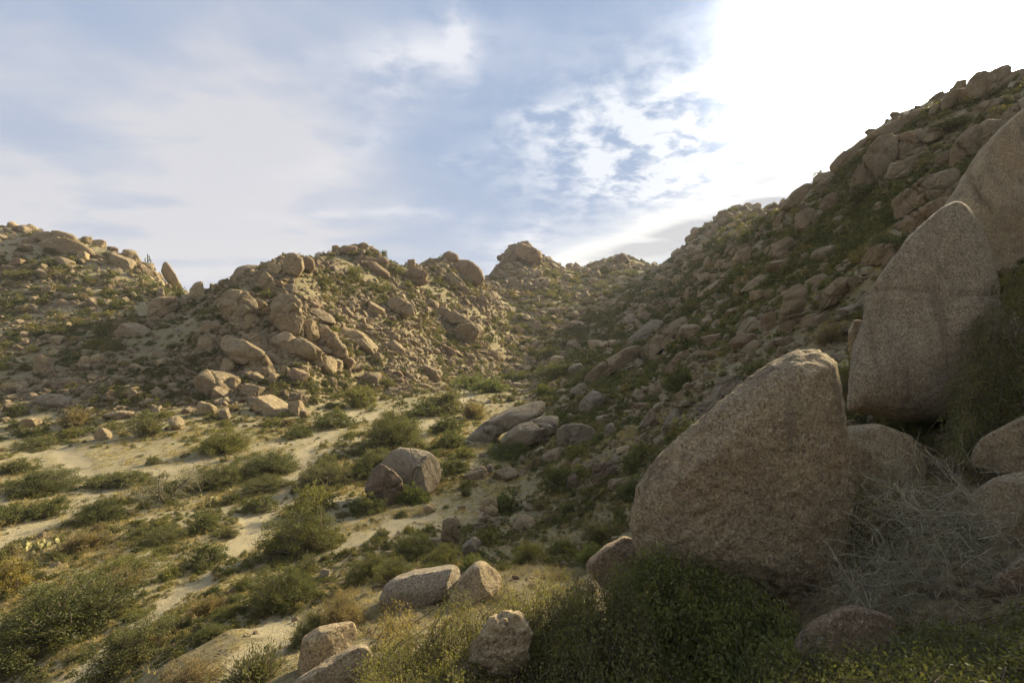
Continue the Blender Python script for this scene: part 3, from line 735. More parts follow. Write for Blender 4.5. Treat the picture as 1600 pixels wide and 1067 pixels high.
OR([(442,425),(443,405),(450,396),(462,396),(472,404),(474,420),(466,432),(452,430)], "tall rounded boulder on the skyline of the middle hill", "the skyline twin boulders", 'tan', base=0.9, n=(36, 54), seed=60, e1=0.42, rough=0.06)
OR([(471,424),(472,404),(480,400),(490,406),(492,420),(485,427)], "smaller dark-sided boulder pressed against the tall rounded skyline boulder", None, 'rusty', base=0.9, n=(30, 44), seed=61, e1=0.4, rough=0.06)
OR([(400,450),(408,432),(415,424),(425,434),(431,449),(418,456)], "pointed tan block standing above the smooth outcrop boulder", "the pointed tan block", 'tan', base=0.85, n=(30, 44), seed=62, e1=0.5, rough=0.05)
OR([(297,464),(297,452),(304,442),(316,439),(318,452),(321,466),(308,470)], "pale upright rock standing alone in the gap on the skyline", "the pale gap rock", 'pale', base=0.95, n=(32, 48), seed=63, e1=0.45, cutlist=[(0.9, -0.8, 0.3, 0.75)], rough=0.05)
OR([(230,498),(234,472),(245,466),(276,464),(277,480),(262,488),(240,500)], "big square block on the saddle with a lit right side", "the saddle block", 'tan', base=0.9, n=(36, 54), seed=64, e1=0.38, cutlist=[(0.9, -0.8, 0.1, 0.72)], rough=0.04)
OR([(243,464),(247,450),(254,449),(258,462),(252,466)], "small rough knob sitting on top of the saddle block", None, 'tan', base=0.95, n=(24, 34), seed=65, rough=0.1, push=0.0)
OR([(252,424),(256,411),(261,409),(268,418),(276,432),(287,451),(270,448),(258,436)], "fin of brown rock at the end of the far left ridge, sloping to the gap", "the ridge-end fin", 'tan', base=0.8, n=(30, 44), seed=66, e1=0.5, rough=0.05)
OR([(600,492),(604,474),(618,464),(640,470),(645,482),(636,494),(615,498)], "boulder with a flat face and side cracks on the sunny hillside above the wash", "the flat-faced hillside boulder", 'tan', base=0.85, n=(34, 50), seed=67, e1=0.4, cutlist=[(0.5, -1, 0.3, 0.7)], rough=0.06)
OR([(620,440),(628,424),(645,418),(662,424),(670,440),(655,446),(636,446)], "fractured brown outcrop under the skyline cube", "the fractured outcrop", 'rusty', base=0.85, n=(36, 54), seed=68, e1=0.5, rough=0.12, fine=0.3)
OR([(636,414),(637,402),(648,401),(649,411),(643,416)], "small cube-shaped boulder on the skyline above the fractured outcrop", "the skyline cube", 'tan', base=0.95, n=(22, 32), seed=69, e1=0.35)
OR([(712,420),(718,406),(735,407),(750,420),(756,436),(748,446),(728,442)], "dark domed outcrop just before the notch next to the cone peak", "the notch dome", 'rusty', base=0.85, n=(36, 54), seed=70, e1=0.45, rough=0.05, fine=0.2)
OR([(690,405),(694,396),(702,392),(715,398),(717,408),(704,411)], "stepped rock cap on the ridge left of the notch dome", None, 'rusty', base=0.9, n=(26, 40), seed=71, e1=0.4, rough=0.08)
OR([(700,436),(706,424),(724,440),(736,456),(726,458),(712,448)], "fluted slab slanting down below the notch dome", None, 'tan', base=0.7, n=(26, 40), seed=72, rough=0.08)
OR([(744,470),(752,458),(760,466),(762,480),(755,488),(747,482)], "shield-shaped dark boulder on the flank under the notch", "the shield boulder", 'rusty', base=0.8, n=(26, 40), seed=73)
OR([(672,490),(690,480),(715,488),(745,508),(738,512),(705,504),(680,500)], "broad sunlit slab slanting across the flank under the notch", "the slanting flank slab", 'tan', base=0.8, n=(26, 40), seed=74, thick=0.5, e1=0.5)
# cone peak
OR([(760,436),(775,418),(800,392),(814,379),(824,386),(806,408),(790,428),(775,440)], "dark slab forming the left edge of the cone-shaped peak", "the cone peak slab", 'dark', base=0.6, n=(30, 44), seed=75, thick=0.5)
OR([(803,392),(814,379),(830,386),(842,392),(846,404),(835,414),(815,410)], "craggy summit block of the cone-shaped peak", "the cone summit", 'rusty', base=0.8, n=(30, 44), seed=76, rough=0.12, fine=0.6)
OR([(828,408),(834,394),(844,396),(847,410),(840,418)], "dark shoulder rock just under the cone summit", None, 'dark', base=0.9, n=(24, 36), seed=77)
OR([(793,445),(796,434),(806,432),(809,442),(802,448)], "upright brown block halfway down the cone-shaped peak", None, 'tan', base=0.9, n=(20, 30), seed=78)
# right slope, middle distance
OR([(914,598),(920,582),(945,562),(975,545),(996,539),(1000,548),(985,562),(955,580),(930,600)], "long smooth loaf-shaped boulder tilted up on the shaded slope above the wash", "the long loaf boulder", 'tan', base=0.8, n=(40, 64), seed=81, e1=0.5, rough=0.04, fine=0.03)
OR([(996,558),(1005,540),(1030,515),(1058,497),(1072,494),(1072,508),(1045,535),(1015,560)], "long slanting boulder just uphill of the long loaf boulder", "the slanting long boulder", 'tan', base=0.8, n=(40, 64), seed=82, e1=0.5, rough=0.04, fine=0.03)
OR([(1040,580),(1043,568),(1060,552),(1074,548),(1082,560),(1078,574),(1060,584)], "rounded brown boulder on the shaded slope right of the slanting long boulder", None, 'rusty', base=0.85, n=(34, 50), seed=83)
OR([(1013,622),(1018,602),(1030,592),(1043,590),(1046,606),(1032,622)], "tilted oval boulder between two dark bushes, with a small dark bush above", "the tilted oval boulder", 'tan', base=0.85, n=(32, 48), seed=84)
OR([(1110,618),(1118,600),(1135,589),(1150,588),(1166,600),(1168,612),(1150,624),(1125,626)], "dome boulder behind the crest of the huge rounded boulder", "the dome boulder", 'grey', base=0.85, n=(36, 54), seed=85, e1=0.5)
OR([(1083,655),(1085,640),(1105,622),(1122,614),(1130,626),(1128,645),(1105,660)], "grey rounded boulder touching the shoulder of the huge rounded boulder", None, 'grey', base=0.85, n=(36, 54), seed=86, e1=0.5)
OR([(872,692),(873,672),(885,662),(905,662),(924,668),(928,682),(915,694),(890,702)], "smooth egg-shaped grey boulder beside the flat cracked slab", "the egg boulder", 'grey', base=0.85, n=(40, 60), seed=87, e1=0.5, rough=0.04)
OR([(1000,664),(1008,650),(1017,637),(1025,650),(1032,664),(1018,672)], "pointed greenish lichen rock among dry grass", "the pointed lichen rock", 'grey', base=0.85, n=(30, 44), seed=88)
OR([(926,736),(930,724),(950,722),(963,730),(958,748),(944,760),(932,752)], "lichen-blotched dark boulder under the sunlit straw grass", "the blotched dark boulder", 'dark', base=0.85, n=(36, 54), seed=89)
OR([(884,765),(888,744),(897,738),(905,750),(904,764)], "small dark lichen rock beside the blotched dark boulder", None, 'dark', base=0.9, n=(28, 40), seed=90)
OR([(750,795),(752,782),(764,776),(774,780),(776,790),(765,800)], "top stone of a little rock heap above the upright box boulder", "the little rock heap", 'pale', base=1.0, n=(30, 44), seed=91, Y=22.0)
OR([(754,806),(757,794),(768,789),(778,795),(778,808),(766,812)], "rounded middle stone of the little rock heap", None, 'pale', base=1.0, n=(30, 44), seed=92, Y=21.2)
OR([(744,825),(749,810),(760,805),(772,810),(779,808),(779,828),(764,833)], "broad bottom stone of the little rock heap", None, 'tan', base=1.0, n=(30, 44), seed=93, Y=20.6)
# upper right slope
OR([(1219,517),(1219,487),(1228,460),(1247,445),(1262,455),(1258,480),(1250,498),(1232,520)], "tall pointed boulder with a cracked foot, halfway up the bushy slope", "the tall pointed slope boulder", 'tan', base=0.85, n=(40, 60), seed=101, e1=0.5, rough=0.06)
OR([(1280,482),(1287,457),(1307,437),(1325,434),(1328,452),(1307,474)], "slanted oval boulder next to the small one under the pyramid boulder's edge", "the slanted oval boulder", 'tan', base=0.85, n=(34, 50), seed=102)
OR([(1344,416),(1360,390),(1380,381),(1416,381),(1416,396),(1390,414)], "broad flat-topped boulder partly hidden by the pyramid boulder", None, 'tan', base=0.8, n=(34, 50), seed=103, e1=0.4)
OR([(1245,355),(1246,334),(1262,326),(1285,330),(1292,345),(1280,360),(1256,362)], "round brown boulder with a small cap, below the skyline slabs", "the capped round boulder", 'tan', base=0.85, n=(36, 54), seed=104, e1=0.45)
OR([(1206,400),(1212,382),(1232,371),(1252,378),(1262,392),(1240,398),(1220,408)], "broad hump of rock below the capped round boulder", "the broad hump", 'tan', base=0.8, n=(34, 50), seed=105)
OR([(1402,342),(1395,314),(1412,300),(1450,278),(1487,262),(1498,272),(1493,292),(1475,306),(1437,322)], "great loaf-shaped boulder above the pyramid boulder, split by one thin crack", "the great loaf boulder", 'tan', base=0.7, n=(50, 76), seed=106, e1=0.42, rough=0.04)
OR([(1403,352),(1412,342),(1450,320),(1478,308),(1486,318),(1465,345),(1425,370)], "low rounded boulder wedged beneath the great loaf boulder", None, 'tan', base=0.7, n=(36, 54), seed=107, push=-0.5)
OR([(1487,268),(1489,235),(1505,210),(1540,189),(1563,191),(1568,208),(1547,230),(1525,253),(1497,268)], "large almond-shaped boulder leaning towards the skyline above the vast sloping slab", "the almond boulder", 'tan', base=0.7, n=(46, 70), seed=108, e1=0.45, rough=0.04)
OR([(1461,266),(1462,245),(1484,233),(1488,266),(1475,270)], "small square block tucked against the almond boulder", None, 'tan', base=0.8, n=(30, 44), seed=109, e1=0.35)
OR([(1327,302),(1332,275),(1352,242),(1373,218),(1408,210),(1409,232),(1394,252),(1386,280),(1360,300),(1337,320)], "tall leaning slab high on the slope, widest towards the skyline", "the leaning skyline slab", 'tan', base=0.75, n=(46, 70), seed=110, e1=0.42, rough=0.03)
OR([(1408,212),(1440,200),(1449,214),(1440,240),(1420,250),(1402,252)], "blocky boulder jointed to the upper side of the leaning skyline slab", None, 'tan', base=0.75, n=(36, 54), seed=111, e1=0.4)
OR([(1391,256),(1412,250),(1440,240),(1440,256),(1425,270),(1402,283),(1386,282)], "smooth boulder under the blocky one, right of the leaning skyline slab", None, 'tan', base=0.75, n=(36, 54), seed=112, e1=0.45)
OR([(1441,208),(1462,195),(1485,187),(1512,197),(1480,214),(1447,224)], "lens-shaped boulder below the skyline notch", "the lens boulder", 'tan', base=0.75, n=(34, 50), seed=113)
OR([(1352,222),(1357,208),(1400,189),(1432,173),(1450,169),(1464,175),(1445,192),(1412,210)], "long thin roof slab along the skyline over the leaning slab", "the roof slab", 'tan', base=0.7, n=(40, 60), seed=114, e1=0.45, thick=0.6)
OR([(1450,182),(1455,165),(1462,163),(1472,166),(1472,180),(1458,190)], "small knuckle of rock at the upper end of the roof slab", None, 'tan', base=0.8, n=(26, 40), seed=115)
OR([(1472,176),(1471,162),(1477,147),(1495,140),(1511,139),(1519,160),(1497,172)], "square-shouldered crest block, second below the highest crest rock", "the crest block", 'tan', base=0.8, n=(36, 54), seed=116, e1=0.35)
OR([(1487,139),(1495,127),(1510,124),(1509,134),(1498,142)], "small flat cap perched on the crest block", None, 'tan', base=1.0, n=(22, 34), seed=117, Y=58)
OR([(1515,160),(1510,137),(1517,125),(1526,116),(1540,113),(1546,116),(1556,110),(1572,103),(1580,106),(1577,127),(1560,145),(1532,160)], "highest toothed crest rock at the top of the slope", "the toothed crest rock", 'tan', base=0.85, n=(50, 90), seed=118, e1=0.2, rough=0.03)
OR([(1574,128),(1577,112),(1589,112),(1591,122),(1583,132)], "small end tooth behind the toothed crest rock", None, 'tan', base=0.9, n=(22, 34), seed=119, Y=60)
OR([(1510,182),(1537,163),(1577,148),(1588,162),(1552,174),(1525,186)], "long smooth rock below the toothed crest rock", None, 'tan', base=0.7, n=(36, 54), seed=120)
OR([(1560,196),(1572,176),(1600,155),(1640,140),(1640,180),(1600,200)], "sloping shoulder rock between the crest and the vast sloping slab", None, 'tan', base=0.7, n=(36, 54), seed=121)
OR([(1296,262),(1310,245),(1335,227),(1350,215),(1356,220),(1340,242),(1320,267),(1303,273)], "beaked skyline boulder left of the leaning slab", "the beaked boulder", 'tan', base=0.75, n=(36, 54), seed=122, e1=0.45)
OR([(1272,296),(1290,272),(1305,270),(1302,290),(1284,302)], "small skyline hump below the beaked boulder", None, 'tan', base=0.8, n=(28, 40), seed=123)
OR([(1217,328),(1237,302),(1260,287),(1271,290),(1262,310),(1238,328)], "triangular skyline slab at the low end of the near ridge", "the triangular skyline slab", 'tan', base=0.8, n=(34, 50), seed=124)
OR([(1279,324),(1290,307),(1307,300),(1318,305),(1317,326),(1298,330)], "dark-edged boulder under the beaked boulder", None, 'rusty', base=0.8, n=(30, 44), seed=125)
# far ridge behind the slope
for pts, lb, sn, sd in [([(1152,334),(1155,324),(1165,321),(1169,324),(1170,334),(1160,338)], "jagged square tooth on the far dark ridge", "the far ridge tooth", 131),
                        ([(1138,338),(1142,330),(1149,330),(1152,338),(1145,342)], "rounded knob next to the square tooth on the far dark ridge", None, 132),
                        ([(1196,330),(1202,322),(1212,317),(1216,326),(1208,334)], "horned block where the far dark ridge meets the near slope", None, 133),
                        ([(1122,342),(1126,336),(1131,337),(1132,344)], "lowest small nub on the far dark ridge", None, 134),
                        ([(1172,332),(1180,325),(1190,326),(1194,333),(1182,338)], "low saddle rock between the tooth and the horned block", None, 135),
                        ([(958,408),(963,399),(972,396),(980,401),(984,409),(970,413)], "cap rock on the rounded peak at the head of the valley", "the valley-head cap rock", 136)]:
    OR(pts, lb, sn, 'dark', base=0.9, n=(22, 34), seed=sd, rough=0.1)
# distant ridge on the far side of the saddle
OR([(42,372),(60,362),(90,361),(112,367),(122,374),(100,378),(60,380)], "long low rock sheet lying on the crest of the far sunny ridge", "the crest rock sheet", 'tan', base=0.8, n=(28, 44), seed=141, thick=0.6)
OR([(58,400),(62,380),(90,370),(120,378),(142,392),(140,402),(110,398),(80,402)], "wide broken outcrop under the crest rock sheet", "the wide broken outcrop", 'tan', base=0.8, n=(36, 56), seed=142, rough=0.13, fine=0.5, thick=0.5)

BX = box_rock
L = [ # cx, cy, length, thickness, tilt, label, short, tone
(545,392,20,15,0,"rounded dark boulder just under the summit pile of the middle hill","the summit pile",'rusty'),
(564,377,11,9,0,"topmost ball-like rock on the summit pile of the middle hill",None,'rusty'),
(555,381,10,7,20,"dark rock nestled against the topmost ball-like rock",None,'dark'),
(572,386,14,8,-30,"pale flake sliding off the summit pile of the middle hill",None,'pale'),
(524,389,12,9,0,"rounded knob on the near shoulder of the summit pile",None,'rusty'),
(585,392,10,7,-30,"small dark rock on the far shoulder of the summit pile",None,'dark'),
(387,422,34,15,8,"low ledge on the skyline between the pale gap rock and the twin boulders","the low skyline ledge",'tan'),
(373,432,22,14,20,"rounded step below the low skyline ledge",None,'tan'),
(379,510,28,14,0,"flat stone lying between the layered cap rock and the smooth outcrop boulder",None,'tan'),
(407,478,22,18,-30,"knobbly boulder jammed between the smooth outcrop boulder and the cracked dome",None,'tan'),
(394,497,20,20,0,"lumpy boulder at the base of the smooth outcrop boulder",None,'pale'),
(432,485,18,30,0,"narrow upright boulder against the shaded side of the cracked dome",None,'rusty'),
(427,560,30,16,-35,"wedge of rock beside the lower half of the long tilted slab",None,'tan'),
(427,590,16,14,-20,"rounded lump at the lowest tip of the long tilted slab",None,'pale'),
(360,572,26,24,-20,"big rounded boulder with a sunlit side below the long tilted slab","the big sunlit pebble-shaped boulder",'pale'),
(386,584,17,15,0,"round stone between the sunlit pebble-shaped boulder and the long tilted slab",None,'tan'),
(403,590,26,12,-30,"flat tan rock under the round stone at the outcrop's foot",None,'tan'),
(366,600,18,22,0,"upright pale boulder under the sunlit pebble-shaped boulder",None,'pale'),
(464,586,25,20,0,"round reddish boulder sitting apart at the foot of the outcrop","the round reddish boulder",'rusty'),
(495,568,18,18,20,"light lumpy boulder in the row under the pleated stack",None,'pale'),
(512,572,20,26,-20,"pale upright boulder in the middle of the row under the pleated stack",None,'pale'),
(527,573,15,24,-30,"thin pale slab in the row under the pleated stack",None,'pale'),
(545,570,18,26,-35,"brown slab ending the row under the pleated stack","the row under the stack",'tan'),
(335,600,50,44,-20,"broad broken crag face below the rounded square boulder","the broken crag",'tan'),
(393,610,34,20,-15,"rounded boulder below the broken crag's shaded corner",None,'tan'),
(425,637,62,22,-30,"long pale slab slanting to the wash at the outcrop's lowest corner","the lowest pale slab",'pale'),
(462,638,26,24,0,"block with a flat front beside the lowest pale slab",None,'pale'),
(476,647,18,17,0,"small block in front of the flat-fronted block by the wash",None,'tan'),
(490,478,20,14,-20,"brown boulder with a dark hollow above the golden-sided block",None,'rusty'),
(500,492,42,14,-35,"slim slab lying along the slope above the pleated stack",None,'tan'),
(570,512,28,13,-25,"flat pale boulder on the open hillside between the stack and the wash","the open hillside slab",'pale'),
(547,520,12,12,0,"small pale block uphill of the flat pale hillside boulder",None,'pale'),
(590,422,28,14,-30,"brown leaning boulder near the skyline past the summit pile",None,'rusty'),
(675,476,24,14,-20,"rounded boulder between the fractured outcrop and the slanting flank slab",None,'tan'),
(692,484,14,18,0,"upright lit block above the slanting flank slab",None,'pale'),
(725,510,40,13,-35,"narrow slab parallel to and below the slanting flank slab",None,'tan'),
(695,545,32,14,-28,"dark-brown slab low on the flank above the wash bend","the low dark slab",'rusty'),
(811,515,22,9,-42,"thin pale slab at the foot of the cone-shaped peak",None,'pale'),
(897,493,18,14,0,"pale boulder in the upper valley between two bushes","the upper valley boulder",'pale'),
(875,487,16,14,0,"tan boulder uphill of the pale upper valley boulder",None,'tan'),
(898,509,24,13,0,"wide dark boulder at the top of the green gully",None,'rusty'),
(863,526,13,13,0,"small boulder at the edge of the green gully",None,'tan'),
(922,471,24,12,0,"low broad boulder high in the valley head",None,'tan'),
(838,430,16,12,0,"brown boulder on the shoulder of the cone-shaped peak",None,'tan'),
(932,541,26,18,10,"rounded boulder behind the upper end of the long loaf boulder",None,'tan'),
(951,540,22,15,0,"pale-topped boulder next to the rounded one beyond the long loaf boulder",None,'pale'),
(872,563,24,14,0,"whitish boulder at the bend of the green gully","the whitish gully boulder",'pale'),
(902,578,26,22,30,"grey boulder between the whitish gully boulder and the long loaf boulder",None,'grey'),
(1010,524,46,26,30,"rounded boulder tilted behind the slanting long boulder",None,'grey'),
(1085,521,30,32,35,"triangular boulder with a sharp peak above the rounded shaded-slope boulder","the triangular slope boulder",'tan'),
(1117,533,34,26,25,"dark rounded boulder right of the triangular slope boulder",None,'rusty'),
(1162,533,28,26,25,"heap-shaped boulder uphill of the dome boulder","the heap-shaped boulder",'rusty'),
(1107,505,20,18,30,"small oval boulder above the triangular slope boulder",None,'tan'),
(1080,457,19,16,0,"square boulder near the far ridge's foot",None,'tan'),
(1120,435,20,18,10,"split twin-faced boulder high on the bushy slope","the split twin-faced boulder",'tan'),
(1104,436,14,18,0,"upright neighbour of the split twin-faced boulder",None,'tan'),
(1112,452,46,13,42,"slanting boulder ridge below the split twin-faced boulder",None,'tan'),
(1170,402,24,22,20,"orange-tinted boulder mid-height on the bushy slope","the orange-tinted boulder",'rusty'),
(1152,407,14,14,0,"small pale rock touching the orange-tinted boulder",None,'pale'),
(1186,461,22,17,10,"round pale boulder on the bushy slope","the round pale boulder",'pale'),
(1207,459,18,13,0,"brown boulder just uphill of the round pale boulder",None,'tan'),
(1187,440,46,15,38,"long slanting boulder above the round pale boulder",None,'tan'),
(1225,413,40,18,10,"wide low boulder under the broad hump",None,'tan'),
(1275,440,28,20,20,"boulder half hidden by bushes above the slanted oval boulder",None,'tan'),
(1290,397,32,20,25,"rounded boulder between the broad hump and the great loaf boulder",None,'tan'),
(1318,360,28,18,10,"flattened boulder below the dark-edged boulder",None,'tan'),
(1300,372,22,10,20,"pale flat rock below the capped round boulder's bush",None,'pale'),
(1315,344,24,14,10,"grey rock lying between bushes under the leaning skyline slab",None,'grey'),
(1335,485,34,20,20,"dusky boulder at the very edge of the pyramid boulder",None,'grey'),
(1200,505,20,30,10,"cracked companion left of the tall pointed slope boulder",None,'rusty'),
(1262,505,26,14,40,"brown slab right of the tall pointed slope boulder's foot",None,'tan'),
(1150,560,20,16,10,"small dark boulder directly uphill of the dome boulder's bush",None,'rusty'),
(945,655,30,15,5,"purplish flat boulder above the egg boulder",None,'grey'),
(953,671,17,18,0,"small round boulder between the egg boulder and a bush",None,'grey'),
(1012,634,36,10,-5,"thin slab above the pointed lichen rock",None,'rusty'),
(865,713,34,17,30,"brown wedge boulder below the egg boulder",None,'tan'),
(886,723,20,12,0,"sandy lit stone next to the brown wedge below the egg boulder",None,'pale'),
(808,602,17,10,0,"grey stone among green bushes at the wash head",None,'grey'),
(877,612,17,10,10,"pale rounded stone below the grey gully boulder",None,'pale'),
(904,612,26,20,35,"shaded boulder left of the long loaf boulder's foot",None,'grey'),
(790,742,26,20,20,"square stone slab above the little rock heap",None,'tan'),
(745,741,32,17,35,"long tan rock between the lone wash boulder and the little rock heap",None,'tan'),
(765,733,10,16,0,"small upright stone beside the long tan rock",None,'grey'),
(670,796,15,11,0,"small rounded stone on sand below the lone wash boulder",None,'pale'),
(722,793,13,10,0,"small pale stone uphill of the upright box boulder",None,'pale'),
(735,858,28,24,35,"grey slanted rock below the upright box boulder",None,'grey'),
(820,816,28,20,0,"smooth pale boulder in the shade below the slope grass","the smooth shade boulder",'pale'),
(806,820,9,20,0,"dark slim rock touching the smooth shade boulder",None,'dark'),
(890,853,20,12,35,"small lit wedge stone between two bright green bushes",None,'pale'),
(975,703,26,9,15,"thin pale slab in the sunlit straw grass","the thin pale slab",'pale'),
(965,756,34,18,10,"low boulder under the blotched dark boulder",None,'tan'),
(160,680,22,20,50,"pale tilted stone standing at the edge of the wash","the pale tilted stone",'pale'),
(68,572,18,32,0,"dark upright pillar rock with a golden edge in the shaded slope","the pillar rock",'tan'),
(86,552,12,11,0,"round pale stone behind the pillar rock",None,'pale'),
(250,567,17,12,0,"pale block in the rubble below the saddle block",None,'pale'),
(150,562,20,15,10,"lit rounded rock in the shaded rubble field","the lit rubble rock",'pale'),
(213,574,18,10,-20,"flat pale stone between the lit rubble rock and the broken crag",None,'pale'),
(205,612,26,12,20,"pale slab in the rubble above the wash bushes","the rubble slab",'pale'),
(235,630,24,14,-5,"tan rock below the pale rubble slab",None,'tan'),
(185,648,28,14,10,"half-buried brown rock in scrub above the pale tilted stone",None,'tan'),
(275,662,15,20,20,"pale upright stone beside the bright wash bush",None,'pale'),
(25,605,30,18,10,"sunlit block near the edge of the wash with small stones around",None,'pale'),
(50,660,24,16,0,"pale rounded block above the first wash bushes",None,'pale'),
(112,600,22,10,0,"rubble stone between the pillar rock and the rubble slab",None,'tan'),
(345,618,28,18,-30,"rock step under the broken crag",None,'tan'),
(322,640,20,22,10,"boulder between the broken crag and the bright wash bush",None,'pale'),
(352,648,16,20,20,"leaning stone above the bright wash bush",None,'tan'),
(155,380,22,14,0,"smooth rounded boulder on the crest of the far sunny ridge","the smooth ridge boulder",'tan'),
(175,385,13,10,0,"dark lump beside the smooth ridge boulder",None,'dark'),
(134,374,18,12,0,"broken knob between the crest rock sheet and the smooth ridge boulder",None,'tan'),
(206,401,22,13,-25,"rounded boulder where the far ridge starts to drop",None,'tan'),
(194,411,32,22,-20,"large tan boulder on the far ridge's falling end","the falling-end boulder",'tan'),
(130,401,14,14,0,"round golden boulder on the face of the far sunny ridge",None,'pale'),
(100,411,24,14,-15,"grey-shaded boulder below the wide broken outcrop",None,'tan'),
(40,389,20,13,0,"rounded tan boulder near the end of the far ridge crest",None,'tan'),
(20,350,14,11,0,"knob topping the highest bump of the far sunny ridge",None,'pale'),
(27,410,18,15,0,"brown boulder low on the face of the far sunny ridge",None,'rusty'),
(53,467,16,10,0,"pale stone on the grassy face of the far ridge","the grassy-face stone",'pale'),
(98,474,14,12,0,"rusty stone next to yellow-green scrub on the far ridge face",None,'rusty'),
(242,428,16,9,-30,"low boulder between the tall cactus and the ridge-end fin",None,'tan'),
(224,415,10,9,0,"dark scrub-topped rock at the foot of the tall cactus",None,'dark'),
]
for (cx, cy, ll, tk, an, lb, sn, tn) in L:
    BX(cx, cy, ll, tk, an, lb, sn, tn)
print("hero boulders", len(occupied))
# ------------------------------------------------------------------ more boulders, sown over the slopes
# every facing patch of ground is a candidate, weighted by the solid angle it fills
fc = TF
Pc = np.stack([gx, gy, gz], 1)[fc].mean(1)
A = np.stack([gx, gy, gz], 1)[fc]
Nf = np.cross(A[:, 2] - A[:, 0], A[:, 3] - A[:, 1]) * 0.5
vw = Pc - np.array([0, 0, CAMZ]); dist = np.linalg.norm(vw, axis=1)
sol = np.maximum(np.abs((Nf * vw).sum(1)) / dist, 0.12 * np.linalg.norm(Nf, axis=1)) / dist ** 2
okf = (Pc[:, 1] > 4) & (np.abs(np.arctan2(Pc[:, 0], Pc[:, 1])) < R(56)) & (dist < 420)
ppx, ppy = 800 + F * Pc[:, 0] / np.maximum(Pc[:, 1], 0.1), 533 - F * (Pc[:, 2] - CAMZ) / np.maximum(Pc[:, 1], 0.1)
# which patches can be seen
vis = np.zeros(len(Pc), bool)
pyv = np.where(gy > 1, 533 - F * (gz - CAMZ) / np.maximum(gy, 1), 9999).reshape(nR, nT)
mn = np.minimum.accumulate(np.where(rr[:, None] < 3, 9999, pyv), 0)
visv = pyv <= mn + 0.5
vis = visv.ravel()[fc].all(1)
flc = gfl[fc].mean(1); sdc = gs[fc].mean(1)
def zone(px, py, Y):
    if Y < 14: return 'near'
    if flatness(np.array([(px - 800) / F * Y]), np.array([Y]))[0] > 0.5: return 'wash'
    if px < 300 and Y > 88: return 'far ridge'
    if px < 300: return 'left rubble'
    if Y > 185 and px < 1060: return 'valley head'
    if px < 760: return 'middle hill'
    if px < 860 and Y > 110: return 'valley head'
    if Y > 165: return 'dark ridge'
    return 'slope'
clump = fbm(Pc / np.array([14, 14, 14.0]), 3, 77)
rockw = sol * okf * (1 - 0.985 * flc) * (1 - sdc) * np.clip(0.7 + 1.6 * clump, 0.1, 2)
rockw *= np.where(ppx > 1000, 0.8, 1.0)
rockw *= np.where((ppx < 300) & (dist > 92), 0.45, 1.0)
rockw *= np.where(dist < 32, np.where(ppx < 900, 0.06, 0.3), 1.0) * np.where(ppx > 950, 0.85, 1.0)
outc = np.exp(-((ppx - 430) / 120) ** 2 - ((ppy - 540) / 80) ** 2) * (flc < 0.5)
rockw *= 1 + 1.6 * outc

silc = np.array([SIL(v) for v in np.clip(ppx, -100, 1700)])
crest = np.where((ppx > 1180) & (ppy - silc < 16), 0.06, 1.0)
def relation(px, py, used, lead, tail=""):
    """a phrase that points at one place by its neighbours"""
    c = sorted(LAND, key=lambda t: (t[0] - px) ** 2 + ((t[1] - py) * 1.3) ** 2)[:9]
    cand = []
    a = c[0]
    def rel(t):
        dx_, dy_ = px - t[0], py - t[1]
        if abs(dy_) > abs(dx_) * 0.8: return ("above " if dy_ < 0 else "below ") + t[2]
        return None
    for t in c[:5]:
        r_ = rel(t)
        if r_: cand.append(lead + " just " + r_ if t is a else lead + " some way " + r_)
    for t in c[:6]:
        for u in c[:9]:
            if t is u: continue
            if (t[0] - px) * (u[0] - px) + (t[1] - py) * (u[1] - py) < 0:
                cand.append(lead + " between " + t[2] + " and " + u[2])
    for t in c[:6]:
        cand.append(lead + (" uphill from " if (px > t[0]) == (px > 800) else " downhill from ") + t[2])
    for q in cand:
        if q not in used and 4 <= len(q.split()) <= 16: return q
    for t in c:
        for w in ("close to ", "beside ", "a little way from ", "in scrub near ", "in view of "):
            q = lead + " " + w + t[2]
            if q not in used: return q
    return None
USED = set(o["label"] for o in COL.objects if "label" in o)
LM = [  # wider landmarks without a rock of their own
 (231,405,"the tall cactus"), (870,525,"the green gully"), (520,690,"the wash trail"), (700,600,"the wash head"), (1370,300,"the leaning skyline slab's foot"),
 (200,520,"the shaded rubble field"), (700,455,"the flank under the notch"), (1060,400,"the far dark ridge's foot"), (150,440,"the grassy far ridge"), (40,500,"the shaded slope's edge")]
LAND += LM
def free(px, py, hw, hh, k=0.75):
    for (a, b, c, d, Yq) in occupied:
        if abs(a - px) < (c + hw) * k and abs(b - py) < (d + hh) * k: return False
    return True
want = 300 - len(occupied)
cand = rng.choice(len(Pc), 9000, p=(rockw * vis) / (rockw * vis).sum())
n_auto = 0
sizes = np.sort(12 + 22 * rng.pareto(3.2, 9000).clip(0, 1.3))[::-1]
ci = 0
names_tone = {'tan': 'tan', 'pale': 'pale', 'rusty': 'reddish', 'grey': 'grey', 'dark': 'dark brown'}
